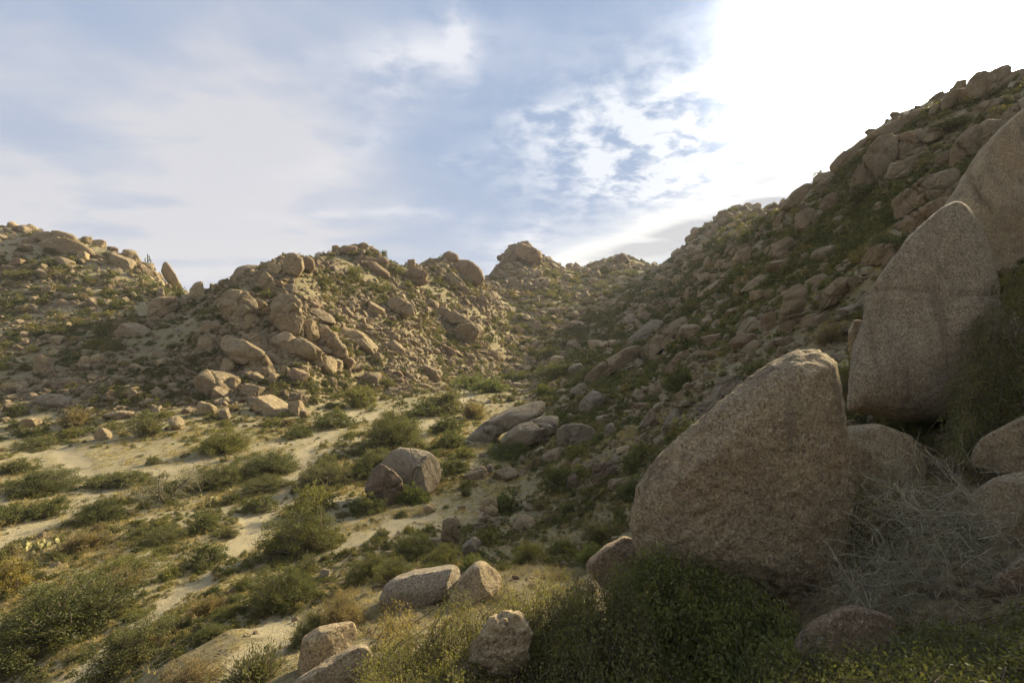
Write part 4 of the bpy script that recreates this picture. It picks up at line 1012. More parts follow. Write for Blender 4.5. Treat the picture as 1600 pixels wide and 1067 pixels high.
for k in cand:
    if n_auto >= want: break
    px, py, Y = ppx[k], ppy[k], Pc[k, 1]
    if not (4 < px < 1596 and py < 860): continue
    s = 12 + 20 * min(rng.pareto(2.6), 1.6)
    if px < 990 and Y > 150: s *= 0.62
    if px > 1000: s *= 1.75
    asp = rng.uniform(0.5, 0.95)
    if py - SIL(px) < 14: s = min(s, 15)
    if not free(px, py, s / 2, s * asp / 2, 0.58): continue
    ang = rng.normal(-22, 18) if px < 800 else rng.normal(30, 16)
    tn = rng.choice(['tan', 'tan', 'pale', 'rusty', 'grey'] if px < 850 else ['tan', 'tan', 'rusty', 'grey', 'grey'])
    big = s > 30; shp = "slabby" if asp < 0.6 else ("blocky" if STYLE_ANG[(n_auto * 7 + 1) % 20] else "rounded")
    lead = ("large " if big else ("small " if s < 17 else "mid-sized ")) + names_tone[tn] + " " + shp + " boulder"
    lb = relation(px, py, USED, lead)
    if lb is None: continue
    USED.add(lb)
    BX(px, py - s * asp * 0.12, s, s * asp, ang, lb, None, str(tn), seed=n_auto * 7 + 1, Y=Y)
    n_auto += 1
print("auto boulders", n_auto, "total", len(occupied))

# ------------------------------------------------------------------ scatter of uncountable small stuff
def protos(name, meshes):
    c = bpy.data.collections.new(name)
    for m_ in meshes:
        c.objects.link(bpy.data.objects.new(name, m_))
    return c
def scatter(name, label, P, rot, scl, coll, mat=None):
    me = bpy.data.meshes.new(name); me.vertices.add(len(P)); me.vertices.foreach_set("co", np.asarray(P, np.float32).ravel())
    for nm, v in (("rot", rot), ("scl", scl)):
        a = me.attributes.new(nm, 'FLOAT_VECTOR', 'POINT'); a.data.foreach_set("vector", np.asarray(v, np.float32).ravel())
    a = me.attributes.new("pick", 'INT', 'POINT'); a.data.foreach_set("value", rng.integers(0, len(coll.objects), len(P)).astype(np.int32))
    o = link(name, me); tag(o, label, kind="stuff")
    ng = bpy.data.node_groups.new(name + "_spread", 'GeometryNodeTree')
    ng.interface.new_socket("Geometry", in_out='INPUT', socket_type='NodeSocketGeometry')
    ng.interface.new_socket("Geometry", in_out='OUTPUT', socket_type='NodeSocketGeometry')
    gi = ng.nodes.new("NodeGroupInput"); go = ng.nodes.new("NodeGroupOutput")
    ip = ng.nodes.new("GeometryNodeInstanceOnPoints"); cn = ng.nodes.new("GeometryNodeCollectionInfo")
    cn.inputs[0].default_value = coll; cn.inputs['Separate Children'].default_value = True; cn.inputs['Reset Children'].default_value = True
    ip.inputs['Pick Instance'].default_value = True
    def na(nm, ty):
        nd = ng.nodes.new("GeometryNodeInputNamedAttribute"); nd.data_type = ty; nd.inputs[0].default_value = nm; return nd.outputs[0]
    e2r = ng.nodes.new("FunctionNodeEulerToRotation")
    ng.links.new(na("rot", 'FLOAT_VECTOR'), e2r.inputs[0])
    ng.links.new(gi.outputs[0], ip.inputs['Points']); ng.links.new(cn.outputs[0], ip.inputs['Instance'])
    ng.links.new(na("pick", 'INT'), ip.inputs['Instance Index'])
    ng.links.new(e2r.outputs[0], ip.inputs['Rotation']); ng.links.new(na("scl", 'FLOAT_VECTOR'), ip.inputs['Scale'])
    ng.links.new(ip.outputs[0], go.inputs[0])
    md = o.modifiers.new("spread", 'NODES'); md.node_group = ng
    return o
def pick(w, n):
    k = rng.choice(len(Pc), n, p=w / w.sum())
    P = A[k, 0] + (A[k, 1] - A[k, 0]) * rng.random((n, 1)) + (A[k, 3] - A[k, 0]) * rng.random((n, 1))
    return k, P
RUB = protos("rubble_stone", [mesh_np("rubble", *rock_shape(300 + i, 2, 'block'), M_RUB, False) for i in range(14)])
w = rockw * (0.25 + 0.75 * vis)
w = w * np.where(dist > 150, 1.5, 1.0)
k, P = pick(w, 42000)
dk = dist[k]
spx = 3.0 + 3.4 * rng.pareto(2.6, len(k)).clip(0, 3.2)
spx *= np.where(dk < 40, 1.2, 1.0) * np.where(ppx[k] > 1000, 1.35, 1.0)
half = spx / 2 * dk / F
sc3 = half[:, None] * np.stack([rng.uniform(0.9, 1.35, len(k)), rng.uniform(0.7, 1.1, len(k)), rng.uniform(0.4, 0.9, len(k))], 1)
left = ppx[k] < 850
tilt = np.where(left, rng.normal(R(22), 0.35, len(k)), rng.normal(R(-28), 0.35, len(k)))
rot = np.stack([rng.normal(0, 0.3, len(k)), tilt, rng.uniform(-0.6, 0.6, len(k)) + rng.integers(0, 2, len(k)) * math.pi], 1)
P[:, 2] += sc3[:, 2] * 0.25
keep = ~((ppx[k] > 900) & (spx < 7.5) & (rng.random(len(k)) < 0.5)) & ~((ppx[k] > 1230) & (ppy[k] < 400) & (rng.random(len(k)) < 0.5))
P, rot, sc3 = P[keep], rot[keep], sc3[keep]
scatter("rock_rubble", "loose granite rubble covering the hillsides between the larger boulders", P, rot, sc3, RUB)
# pebbles and stones along the wash and near slope
wp = sol * okf * vis * (dist < 60) * (0.3 + 0.7 * (1 - flc))
k, P = pick(wp, 2500)
half = (1.0 + 1.6 * rng.pareto(2.5, len(k)).clip(0, 3)) / 2 * dist[k] / F * 1.5
rot = rng.uniform(0, 6.3, (len(k), 3))
scatter("wash_pebbles", "small loose stones on the sandy ground near the wash", P, rot, half[:, None] * rng.uniform(0.6, 1.2, (len(k), 3)), RUB)
# ------------------------------------------------------------------ plants
def leaves(C, size, r, up=0.3, aspect=0.45, dirs=None):
    """one small folded diamond per centre"""
    n = len(C)
    d = r.normal(size=(n, 3)) if dirs is None else dirs + r.normal(0, 0.45, (n, 3))
    d[:, 2] += up; d /= np.linalg.norm(d, axis=1)[:, None] + 1e-9
    s = np.cross(d, r.normal(size=(n, 3))); s /= np.linalg.norm(s, axis=1)[:, None] + 1e-9
    L = size * r.uniform(0.6, 1.3, (n, 1)); W = L * aspect
    V = np.stack([C, C + d * L * 0.5 + s * W * 0.5, C + d * L, C + d * L * 0.5 - s * W * 0.5], 1).reshape(-1, 3)
    Fq = np.arange(4 * n).reshape(n, 4)
    return V, Fq
def tubes(lines, radii, sides=3):
    Vs, Fs, off = [], [], 0
    for ln, (r0, r1) in zip(lines, radii):
        ln = np.asarray(ln, float); n = len(ln)
        t = np.gradient(ln, axis=0); t /= np.linalg.norm(t, axis=1)[:, None] + 1e-9
        a = np.cross(t, np.array([0.31, 0.22, 0.92])); a /= np.linalg.norm(a, axis=1)[:, None] + 1e-9
        b = np.cross(t, a)
        rad = np.linspace(r0, r1, n)[:, None]
        ring = [ln + rad * (math.cos(q) * a + math.sin(q) * b) for q in np.linspace(0, 2 * math.pi, sides, endpoint=False)]
        Vs.append(np.stack(ring, 1).reshape(-1, 3))
        i, j = np.meshgrid(np.arange(n - 1), np.arange(sides), indexing='ij'); j2 = (j + 1) % sides
        Fs.append((np.stack([i * sides + j, i * sides + j2, (i + 1) * sides + j2, (i + 1) * sides + j], -1).reshape(-1, 4)) + off)
        off += n * sides
    return np.vstack(Vs), np.vstack(Fs)
def twig(p0, d, L, n, r, wob, grav=0.0):
    p = np.array(p0, float); d = np.array(d, float) / np.linalg.norm(d); out = [p.copy()]
    for _ in range(n):
        d = d + r.normal(0, wob, 3); d[2] += grav; d /= np.linalg.norm(d)
        p = p + d * L / n; out.append(p.copy())
    return out
def shrub_proto(seed, ntips, per, lsize, style='dome'):
    """a unit shrub: radius about 1, height about 0.8"""
    r = np.random.default_rng(seed)
    nl = r.integers(3, 6)
    lobes = [(r.uniform(-0.45, 0.45), r.uniform(-0.45, 0.45), r.uniform(0.45, 0.68), r.uniform(0.5, 0.85)) for _ in range(nl)] + [(0, 0, 0.62, 0.8)]
    tips, lines, rad = [], [], []
    for i in range(ntips):
        lx, ly, lr, lh = lobes[r.integers(len(lobes))]
        d = r.normal(size=3); d[2] = abs(d[2]) * 0.9 + (0.0 if style == 'dome' else 0.5); d /= np.linalg.norm(d)
        q = r.uniform(0.62, 1.08) if style == 'dome' else r.uniform(0.7, 1.2)
        tip = np.array([lx + d[0] * lr * q, ly + d[1] * lr * q, max(0.04, d[2] * lh * q)])
        tips.append(tip)
        if i % 2 == 0:
            base = np.array([lx * 0.35 + r.normal(0, 0.05), ly * 0.35 + r.normal(0, 0.05), -0.1])
            mid = base * 0.45 + tip * 0.55 + r.normal(0, 0.07, 3); mid[2] += 0.05
            lines.append([base, base * 0.6 + mid * 0.4 + r.normal(0, 0.03, 3), mid, tip]); rad.append((0.020, 0.006))
    tips = np.array(tips)
    if style == 'dome':
        C = np.repeat(tips, per, 0) + r.normal(0, 0.058, (ntips * per, 3)) * np.array([1, 1, 0.7])
        V, Fq = leaves(C, lsize, r, 0.35)
    else:   # upright thin shoots
        t = r.uniform(0.35, 1.1, (ntips * per, 1)); T_ = np.repeat(tips, per, 0)
        C = T_ * t + r.normal(0, 0.035, (ntips * per, 3))
        V, Fq = leaves(C, lsize * 1.5, r, 0.2, 0.22, T_ / np.linalg.norm(T_, axis=1)[:, None])
    keep = V[:, 2] > -0.12
    V[:, 2] = np.maximum(V[:, 2], -0.02)
    fo = mesh_np("foliage", V, Fq, M_LEAF, False)
    Vs, Fs = tubes(lines, rad)
    st = mesh_np("stems", Vs, Fs, M_STEM, True)
    return fo, st
SH_MID = [shrub_proto(500 + i, 130, 34, 0.075, 'dome') for i in range(7)] 
SH_WISP = [shrub_proto(520 + i, 190, 26, 0.075, 'shoot') for i in range(4)]
SH_FINE = [shrub_proto(540 + i, 300, 70, 0.034, 'dome') for i in range(3)]
SH_FAR = [shrub_proto(560 + i, 45, 9, 0.19, 'dome')[0] for i in range(8)]
GREENS = {'dark green': (0.10, 0.11, 0.048), 'olive': (0.115, 0.120, 0.054), 'yellow-green': (0.165, 0.165, 0.062), 'grey-green': (0.125, 0.125, 0.068),
          'dry brown': (0.20, 0.165, 0.098), 'bright green': (0.125, 0.145, 0.052), 'golden': (0.22, 0.185, 0.07)}
bocc = []
nsh = 0
def shrub(cx, py, w, h, tone, label, style=None, short=None, group=None, Y=None, name="shrub"):
    """a shrub whose foot stands on the ground at picture point (cx, py)"""
    global nsh
    if Y is None: Y = hit(cx, py)
    x = (cx - 800) / F * Y
    s = Y / F
    st = style or ('shoot' if tone in ('grey-green', 'golden', 'dry brown') and nsh % 2 else 'dome')
    L_ = SH_WISP if st == 'shoot' else (SH_FINE if (w > 95 or Y < 15) else SH_MID)
    fo, sm = L_[(nsh * 5 + 1) % len(L_)]
    zz = ground(x, Y)[0]
    root = bpy.data.objects.new(name, None); COL.objects.link(root)
    rad = w / 2 * s / 1.0
    root.location = (x, Y, zz - 0.03)
    root.scale = (rad, rad * 0.95, h * s / 0.78)
    root.rotation_euler = (0, 0, (nsh * 2.399) % 6.283)
    root.empty_display_size = 0.1
    tag(root, label, "shrub", group)
    a = link("foliage", fo, root); a.color = (*GREENS[tone], 1)
    link("stems", sm, root)
    nsh += 1
    bocc.append((cx, py - h / 2, w / 2, h / 2))
    if short: LAND.append((cx, py - h / 2, short))
    return root
HS = [
(352,704,92,42,'yellow-green',"wide bright yellow-green bush at the edge of the sandy wash","the bright wash bush"),
(237,680,62,34,'grey-green',"soft grey-green bush in front of the rubble slope",None),
(62,698,62,22,'olive',"low olive bush where the rubble meets the wash",None),
(38,738,70,26,'olive',"flat olive bush on the wash near its far edge",None),
(55,768,112,38,'dark green',"broad dark green bush on the sand, wider than its neighbours","the broad dark bush"),
(170,756,70,24,'olive',"low olive bush between two strips of sand",None),
(82,803,62,30,'dark green',"round dark bush standing alone on pale sand","the lone round bush"),
(146,816,84,40,'dark green',"dark bush casting a long shadow over the sandy trail","the trail-side dark bush"),
(205,758,80,26,'olive',"olive bush before the bare-branched tree",None),
(345,760,90,38,'olive',"brown-olive bush next to the bare-branched tree",None),
(422,740,112,38,'dark green',"long dark green bush above the pale trail","the long dark bush"),
(516,666,78,30,'dark green',"dark green bush below the row of pale boulders","the dark foot bush"),
(467,684,48,26,'dark green',"small dark bush where two sandy trails meet",None),
(425,764,84,24,'olive',"low olive bush just under the long dark bush",None),
(405,798,64,26,'dark green',"flat dark bush near the small cactus",None),
(262,846,84,30,'olive',"olive bush with a brown side below the bare-branched tree",None),
(212,842,44,22,'olive',"small olive bush attached to the larger brown-sided one",None),
(315,828,66,36,'olive',"leafy olive bush beside the small cactus","the cactus-side bush"),
(328,878,74,38,'dark green',"round dark bush with a strong shadow on the straw ground","the straw-ground bush"),
(130,858,74,30,'dry brown',"tan dry bush under the trail-side dark bush",None),
(8,930,66,64,'golden',"golden yellow bush at the very edge of the wash","the golden edge bush"),
(105,985,225,98,'dark green',"biggest dark green thicket low on the wash floor","the big thicket"),
(185,905,120,44,'yellow-green',"yellow-green feathery bush behind the big thicket",None),
(190,925,80,36,'dry brown',"purplish brown twiggy bush beside the big thicket",None),
(35,1035,110,56,'grey-green',"grey-green bush in front of the big thicket",None),
(195,1040,165,72,'olive',"large olive mound with a long shadow at the lowest part of the wash","the large olive mound"),
(248,1005,90,40,'dry brown',"reddish-brown dry bush on the back of the large olive mound",None),
(320,962,66,34,'dry brown',"tan twiggy bush alone on straw ground near the footpath","the tan twiggy bush"),
(292,1080,110,46,'dry brown',"dry brown scrub along the lower end of the footpath",None),
(398,1075,120,54,'grey-green',"grey-green bush below the squared golden boulder",None),
(446,944,124,60,'dark green',"dense dark green bush right of the footpath","the dense footpath bush"),
(482,866,138,78,'olive',"big olive thicket in the middle of the wash","the middle thicket"),
(430,868,60,44,'dark green',"dark lobe on the footpath side of the middle thicket",None),
(495,798,72,52,'yellow-green',"yellowish bush above the middle thicket",None),
(520,756,96,44,'grey-green',"pale airy bush between the middle thicket and the lone wash boulder",None),
(575,802,66,36,'dark green',"dark glossy bush under the lone wash boulder's shaded flake",None),
(640,786,66,36,'bright green',"bright green bush growing against the front of the lone wash boulder","the boulder-front bush"),
(572,748,44,30,'dark green',"small dark bush behind the broken flake",None),
(622,694,116,66,'olive',"tallest olive bush in the wash, between the two trails","the tallest wash bush"),
(590,735,90,40,'olive',"olive bush just behind the lone wash boulder",None),
(686,644,78,46,'grey-green',"pale green rounded bush beside the upper trail","the pale round bush"),
(558,636,62,36,'yellow-green',"yellow-olive bush at the foot of the hillside",None),
(655,650,70,30,'dark green',"dark bush touching the pale round bush",None),
(700,672,70,28,'dark green',"dark bush across the trail from the pale round bush",None),
(735,606,80,26,'bright green',"vivid dark green bush at the wash head","the vivid wash-head bush"),
(770,612,70,26,'bright green',"bright bush stretching along the wash head",None),
(805,596,50,22,'dark green',"dark bush under the whitish gully boulder",None),
(742,652,56,28,'dry brown',"brownish bush above the ramp slab's low end",None),
(706,698,60,30,'dark green',"dark bush at the low end of the ramp slab",None),
(712,736,60,28,'dark green',"rounded dark bush right of the lone wash boulder",None),
(790,716,84,36,'bright green',"leafy green bush in front of the flat cracked slab","the slab-front bush"),
(650,868,84,42,'dark green',"dark green bush beside the sand clearing","the clearing bush"),
(622,912,74,44,'olive',"olive bush above the split flat-topped boulder",None),
(572,905,76,46,'olive',"olive bush between the dense footpath bush and the split flat-topped boulder",None),
(538,985,96,74,'dry brown',"reddish-brown twiggy bush behind the squared golden boulder","the reddish twiggy bush"),
(500,1000,84,52,'olive',"olive bush sheltering behind the squared golden boulder",None),
(690,880,66,34,'yellow-green',"yellow-green bush behind the pointed ochre boulder",None),
(742,890,54,30,'bright green',"green bush between the ochre boulder and the slanted grey rock",None),
(830,878,60,40,'yellow-green',"dusty yellow bush on the near slope above the leaf mass","the dusty yellow bush"),
(875,866,62,34,'yellow-green',"bright yellow-green low bush on the near slope",None),
(925,880,62,38,'bright green',"brightest green bush, beside the rock at the huge boulder's foot","the brightest green bush"),
(940,850,70,40,'grey-green',"grey-green bush behind the brightest green bush",None),
(870,768,66,46,'olive',"olive bush downhill of the blotched dark boulder",None),
(1000,726,82,46,'olive',"bushy olive shrub before the left shoulder of the huge rounded boulder",None),
(990,778,76,40,'dark green',"dark bush in the shade against the huge rounded boulder",None),
(760,850,46,34,'yellow-green',"small yellow-green bush at the bottom of the little rock heap",None),
(795,800,60,40,'dark green',"dark bush between the little rock heap and the smooth shade boulder",None),
(1070,612,66,50,'dark green',"dark bush next to the tilted oval boulder","the dark oval-side bush"),
(1185,590,70,36,'olive',"pale-topped bush behind the dome boulder",None),
(1080,690,50,34,'yellow-green',"small leafy bush peeping over the huge rounded boulder's edge",None),
(1330,620,30,70,'olive',"narrow bush in the gap between the two giant boulders",None),
(860,560,52,24,'yellow-green',"yellowish round bush at the bend of the green gully","the gully-bend bush"),
(875,586,66,28,'dark green',"dark bush in front of the yellowish gully bush",None),
(1300,540,70,40,'dry brown',"brown dried bush near the small perched rock",None),
(1460,340,60,36,'dark green',"dark bush in the crack above the great loaf boulder",None),
(1400,395,70,40,'dark green',"dark shrub patch under the great loaf boulder",None),
(1360,310,60,30,'olive',"olive bush beneath the leaning skyline slab's foot",None),
(1500,200,80,20,'olive',"low bush strip below the crest block",None),
(1540,330,70,40,'dark green',"dark bush in the hollow of the vast sloping slab",None),
]
for (cx, py, w_, h_, tn, lb, sn) in HS:
    shrub(cx, py, w_ * 1.15, h_ * 0.84, tn, lb, None, sn)
    USED.add(lb)
# more shrubs, each its own
green = fbm(Pc / 9.0 + 40, 3, 91)
shw = crest * sol * okf * vis * np.clip(0.65 + 1.5 * green, 0.05, 2) * (1 - 0.9 * sdc)
shw *= np.where(ppx > 780, 1.7, 1.0) * np.where(flc > 0.5, 1.6, 1.0) * np.where((ppx < 760) & (flc < 0.5) & (dist > 50), 0.45, 1.0) * (dist > 13)
cand = rng.choice(len(Pc), 7000, p=shw / shw.sum())
want = 300 - nsh
na_ = 0
for k in cand:
    if na_ >= want: break
    px, py, Y = ppx[k], ppy[k], Pc[k, 1]
    if not (2 < px < 1598 and py < 1040): continue
    w_ = 18 + 22 * min(rng.pareto(2.2), 1.5)
    if Y < 60: w_ *= 1.35
    if Y > 110: w_ *= max(0.35, 75 / Y)
    h_ = w_ * rng.uniform(0.36, 0.54)
    bad = any(abs(a - px) < (c + w_ / 2) * 0.72 and abs(b - (py - h_ / 2)) < (d + h_ / 2) * 0.8 for (a, b, c, d) in bocc)
    if bad or not free(px, py - h_ / 2, w_ / 2, h_ / 2, 0.62): continue
    tl = ['olive', 'dark green', 'grey-green', 'yellow-green', 'dry brown'] if px < 800 else ['dark green', 'dark green', 'olive', 'olive', 'yellow-green', 'dry brown', 'bright green', 'golden']
    tn = str(rng.choice(tl))
    lead = ("broad " if w_ > 44 else ("small " if w_ < 26 else "rounded ")) + tn + " bush"
    lb = relation(px, py - h_ / 2, USED, lead)
    if lb is None: continue
    USED.add(lb)
    shrub(px, py, w_, h_, tn, lb, Y=Y)
    na_ += 1
print("shrubs", nsh)
# scrub too small and dense to count
SCR = []
for m_ in SH_FAR:
    m2 = m_.copy(); m2.materials.clear(); m2.materials.append(M_SCRUB); m2.name = "scrub"; SCR.append(m2)
SCRC = protos("scrub_bush", SCR)
w = crest * sol * okf * (0.25 + 0.75 * vis) * np.clip(0.6 + 1.6 * green, 0.05, 2) * (1 - sdc) * (dist > 14)
w *= np.where(ppx > 800, 1.7, 1.0) * np.where(flc > 0.5, 0.55, 1.0)
k, P = pick(w, 33000)
wpx = (6 + 8 * rng.pareto(2.6, len(k)).clip(0, 2.0)) * np.where(ppx[k] > 850, 1.35, 1.0) * np.clip(150 / dist[k], 0.4, 1.0)
hf = wpx / 2 * dist[k] / F
sc3 = np.stack([hf, hf, hf * rng.uniform(0.7, 1.1, len(k))], 1)
rot = np.stack([rng.normal(0, 0.1, len(k)), rng.normal(0, 0.1, len(k)), rng.uniform(0, 6.3, len(k))], 1)
scatter("hillside_scrub", "countless small grey-green and olive scrub plants dotting the slopes", P, rot, sc3, SCRC)

# dry grass
def tuft(seed, n=26, hgt=1.0):
    r = np.random.default_rng(seed)
    c = r.normal(0, 0.28, (n, 3)); c[:, 2] = -0.03
    d = r.normal(0, 0.42, (n, 3)); d[:, 2] = 1
    V, Fq = leaves(c, hgt, r, 0.0, 0.05, d)
    return mesh_np("tuft", V, Fq, M_STRAW, False)
TU = protos("grass_tuft", [tuft(600 + i) for i in range(6)])
gn = fbm(Pc / 3.0 + 9, 3, 17)
w = sol * okf * vis * (dist < 75) * np.clip(0.5 + 1.6 * gn, 0.02, 2) * (1 - sdc) * (0.25 + 0.75 * flc) * (dist > 9)
k, P = pick(w, 20000)
hf = rng.uniform(0.06, 0.15, len(k)) * np.clip(dist[k] / 24, 0.7, 1.6)
rot = np.stack([rng.normal(0, 0.15, len(k)), rng.normal(0, 0.15, len(k)), rng.uniform(0, 6.3, len(k))], 1)
scatter("dry_grass", "short straw-coloured dry grass on the wash floor and lower slopes", P, rot, np.stack([hf * 1.8, hf * 1.8, hf], 1), TU)
# taller lit straw on the near slope
pp = []
for (cx, py, sx, sy, n_) in [(905,735,45,14,60),(960,690,55,12,60),(990,675,30,10,30),(860,775,40,12,30),(1040,650,40,10,30),(875,900,30,10,14)]:
    for _ in range(n_):
        a, b = cx + rng.normal(0, sx / 2), py + rng.normal(0, sy / 2)
        Y = hit(a, b); x = (a - 800) / F * Y; pp.append((x, Y, ground(x, Y)[0]))
pp = np.array(pp); hf = rng.uniform(0.14, 0.30, len(pp))
scatter("tall_dry_grass", "taller pale straw grass clumps catching the sun on the near slope", pp, np.stack([hf * 0, hf * 0, rng.uniform(0, 6.3, len(pp))], 1), np.stack([hf, hf, hf], 1), TU)

pp = []
for _ in range(900):
    a, b = rng.uniform(1180, 1640), rng.uniform(840, 1090)
    Y = hit(min(a, 1695), b); x = (a - 800) / F * Y; pp.append((x, Y, ground(x, Y)[0]))
pp = np.array(pp); hf = rng.uniform(0.05, 0.13, len(pp))
LM_ = wood_mat("dry_litter", (0.07, 0.055, 0.035), (0.17, 0.13, 0.08))
lt = []
for i in range(4):
    m_ = tuft(640 + i, 16); m_.materials.clear(); m_.materials.append(LM_); m_.name = "litter"; lt.append(m_)
scatter("leaf_litter", "dry twigs and leaf litter on the shaded ground under the dead twigs", pp, np.stack([rng.normal(0, 0.8, len(pp)), rng.normal(0, 0.8, len(pp)), rng.uniform(0, 6.3, len(pp))], 1), np.stack([hf, hf, hf], 1), protos("litter", lt))

# ------------------------------------------------------------------ foreground plants, close to the viewpoint
def big_bush(name, label, pts, tone, nleaf, lsize, seed, stems=40, cat="shrub", yr=(4.2, 6.0), short=None, aspect=0.42, shoots=520, twigs=True, gap=0.0):
    """close bush: many leafy shoots inside a crown whose skyline is given by picture points at known distances"""
    r = np.random.default_rng(seed)
    P = np.array(pts, float)      # px, py_top, Y (distance), py_bottom
    u = np.sort(r.uniform(P[0, 0], P[-1, 0], shoots)); r.shuffle(u)
    top = np.interp(u, P[:, 0], P[:, 1]); Y0 = np.interp(u, P[:, 0], P[:, 2]); bot = np.interp(u, P[:, 0], P[:, 3])
    lump = fbm(np.stack([u / 60.0, u * 0 + seed, u * 0], 1), 3, seed)
    cx_, cy_, lines, rad, C, DD = [], [], [], [], [], []
    for i in range(shoots):
        q = r.random() ** 0.8
        Y = Y0[i] + r.uniform(-0.35, 0.35) - q * 1.4
        py = top[i] + lump[i] * 42 + r.exponential(6) + q * (bot[i] - top[i])
        tip = at(u[i], py, max(Y, 3.1))
        base = tip + np.array([r.normal(0, 0.22), r.normal(0, 0.22) + 0.1, -r.uniform(0.45, 0.9)])
        gz_ = ground(base[0], base[1])[0]
        base[2] = max(base[2], gz_ - 0.05)
        mid = (base + tip) / 2 + r.normal(0, 0.06, 3)
        ln = [base, mid, tip]
        if i % 9 == 0:
            ln = ln + [tip + (tip - mid) / np.linalg.norm(tip - mid) * r.uniform(0.06, 0.22) + r.normal(0, 0.03, 3)]
        lines.append(ln); rad.append((0.008, 0.0022))
        m_ = nleaf // shoots
        t = r.uniform(0.25, 1.0, m_) ** 0.7
        seg = np.where(t[:, None] < 0.5, base + (mid - base) * (t[:, None] * 2), mid + (tip - mid) * (t[:, None] * 2 - 1))
        C.append(seg + r.normal(0, 0.035 + 0.05 * gap, (m_, 3))); dvec = (tip - mid) / (np.linalg.norm(tip - mid) + 1e-9)
        DD.append(np.repeat(dvec[None], m_, 0) * 0.5)
    V, Fq = leaves(np.vstack(C), lsize, r, 0.25, aspect, np.vstack(DD))
    ctr = V.mean(0); gz0 = ground(ctr[0], ctr[1])[0]
    o0 = np.array([ctr[0], ctr[1], gz0])
    root = bpy.data.objects.new(name, None); COL.objects.link(root); root.location = o0; root.empty_display_size = 0.1
    tag(root, label, cat)
    f_ = link("foliage", mesh_np("foliage", V - o0, Fq, M_LEAF, False), root); f_.color = (*GREENS[tone], 1)
    if twigs:
        Vs, Fs = tubes(lines, rad); link("stems", mesh_np("stems", Vs - o0, Fs, M_STEM), root)
    return root
big_bush("bush", "olive leafy bush at the foot of the small pinkish rock, half in sun",
         [(815,985,6.0,1110), (870,930,6.0,1110), (920,895,6.0,1110), (975,885,5.9,1110), (1020,930,5.6,1110)], 'olive', 32000, 0.036, 1, shoots=560, aspect=0.5, gap=0.4)
big_bush("bush", "largest dark green leafy bush, directly below the huge rounded boulder",
         [(965,905,6.2,1110), (1040,862,6.3,1110), (1110,868,6.2,1110), (1180,908,5.9,1110), (1235,965,5.3,1110)], 'bright green', 60000, 0.042, 11, shoots=850, aspect=0.55, gap=0.5)
big_bush("bush", "lower green bush in front of the dim brown rock under the dead twigs",
         [(1200,1000,5.0,1110), (1280,985,4.7,1110), (1360,1010,4.3,1120), (1430,1040,4.1,1150)], 'olive', 24000, 0.036, 12, shoots=420, aspect=0.5, gap=0.4)
big_bush("bush", "sunlit yellow-green leafy bush between the lichen-crusted rock and the big dark bush",
         [(780,905,6.6,1010), (820,888,6.7,1010), (860,882,6.7,1010), (900,886,6.6,1010), (930,910,6.3,1010)], 'yellow-green', 24000, 0.028, 2, shoots=520, gap=0.3)
big_bush("bush", "mid-green small-leaved bush in front of the split flat-topped boulder",
         [(560,1045,5.6,1100), (600,1000,5.9,1100), (650,965,6.1,1090), (690,942,6.3,1080), (740,935,6.4,1080), (775,950,6.3,1080), (790,1000,6.0,1080)], 'yellow-green', 34000, 0.026, 3, shoots=800)
big_bush("bush", "orange-brown withered sprigs over the shaded end of the split flat-topped boulder",
         [(592,950,7.9,1010), (618,926,8.1,1005), (640,950,7.8,1010)], 'golden', 1500, 0.035, 4, shoots=60)
big_bush("bush", "shady green bush draped over the right side of the pyramid boulder",
         [(1490,580,9.8,680), (1520,490,10.2,680), (1550,430,10.6,660), (1580,400,10.6,650), (1640,400,10.2,650), (1720,420,9.8,700)], 'olive', 24000, 0.05, 5, shoots=480, gap=0.6)
big_bush("bush", "dim green undergrowth at the bottom edge under the grey dead twigs",
         [(1400,1000,4.5,1110), (1460,985,4.4,1110), (1520,985,4.3,1110), (1600,950,4.3,1110), (1680,940,4.2,1110)], 'dark green', 30000, 0.038, 6, shoots=700)

# grey dead tangle
r = np.random.default_rng(66)
lines, rad = [], []
o0 = at(1430, 900, 5.6); o0[2] = ground(o0[0], o0[1])[0]
for i in range(760):
    u = r.uniform(0, 1)
    hub = at(*( [(1480, 920), (1400, 900), (1500, 830), (1350, 930), (1440, 980), (1560, 900), (1420, 800), (1500, 790), (1570, 960), (1500, 980), (1380, 960)][r.integers(11)]), r.uniform(4.9, 6.6)) + r.normal(0, 0.14, 3)
    d = r.normal(size=3); d[2] = d[2] * 0.6 + 0.35; d[1] *= 0.8
    L_ = r.uniform(0.35, 1.0)
    ln = twig(hub, d, L_, 9, r, 0.26)
    lines.append(ln); rad.append((r.uniform(0.0022, 0.007), 0.0011))
    for _ in range(3):
        k_ = r.integers(3, 9)
        d2 = np.array(ln[k_]) - np.array(ln[k_ - 1]); d2 = d2 / np.linalg.norm(d2) + r.normal(0, 0.7, 3)
        lines.append(twig(ln[k_], d2, L_ * r.uniform(0.2, 0.5), 6, r, 0.3)); rad.append((0.003, 0.001))
root = bpy.data.objects.new("dead_bush", None); COL.objects.link(root); root.location = o0; root.empty_display_size = 0.1
tag(root, "tangle of bare grey dead twigs spilling beside the huge rounded boulder", "dead bush")
Vs, Fs = tubes(lines, rad, 3)
link("branches", mesh_np("branches", Vs - o0, Fs, M_GREY), root)
big_bush("bush", "pale blue-green sparse bush behind the grey dead twigs",
         [(1330,770,7.6,900), (1380,725,7.9,900), (1430,705,8.0,900), (1490,720,7.8,900), (1530,780,7.3,900)], 'grey-green', 16000, 0.035, 7, shoots=330, aspect=0.25)

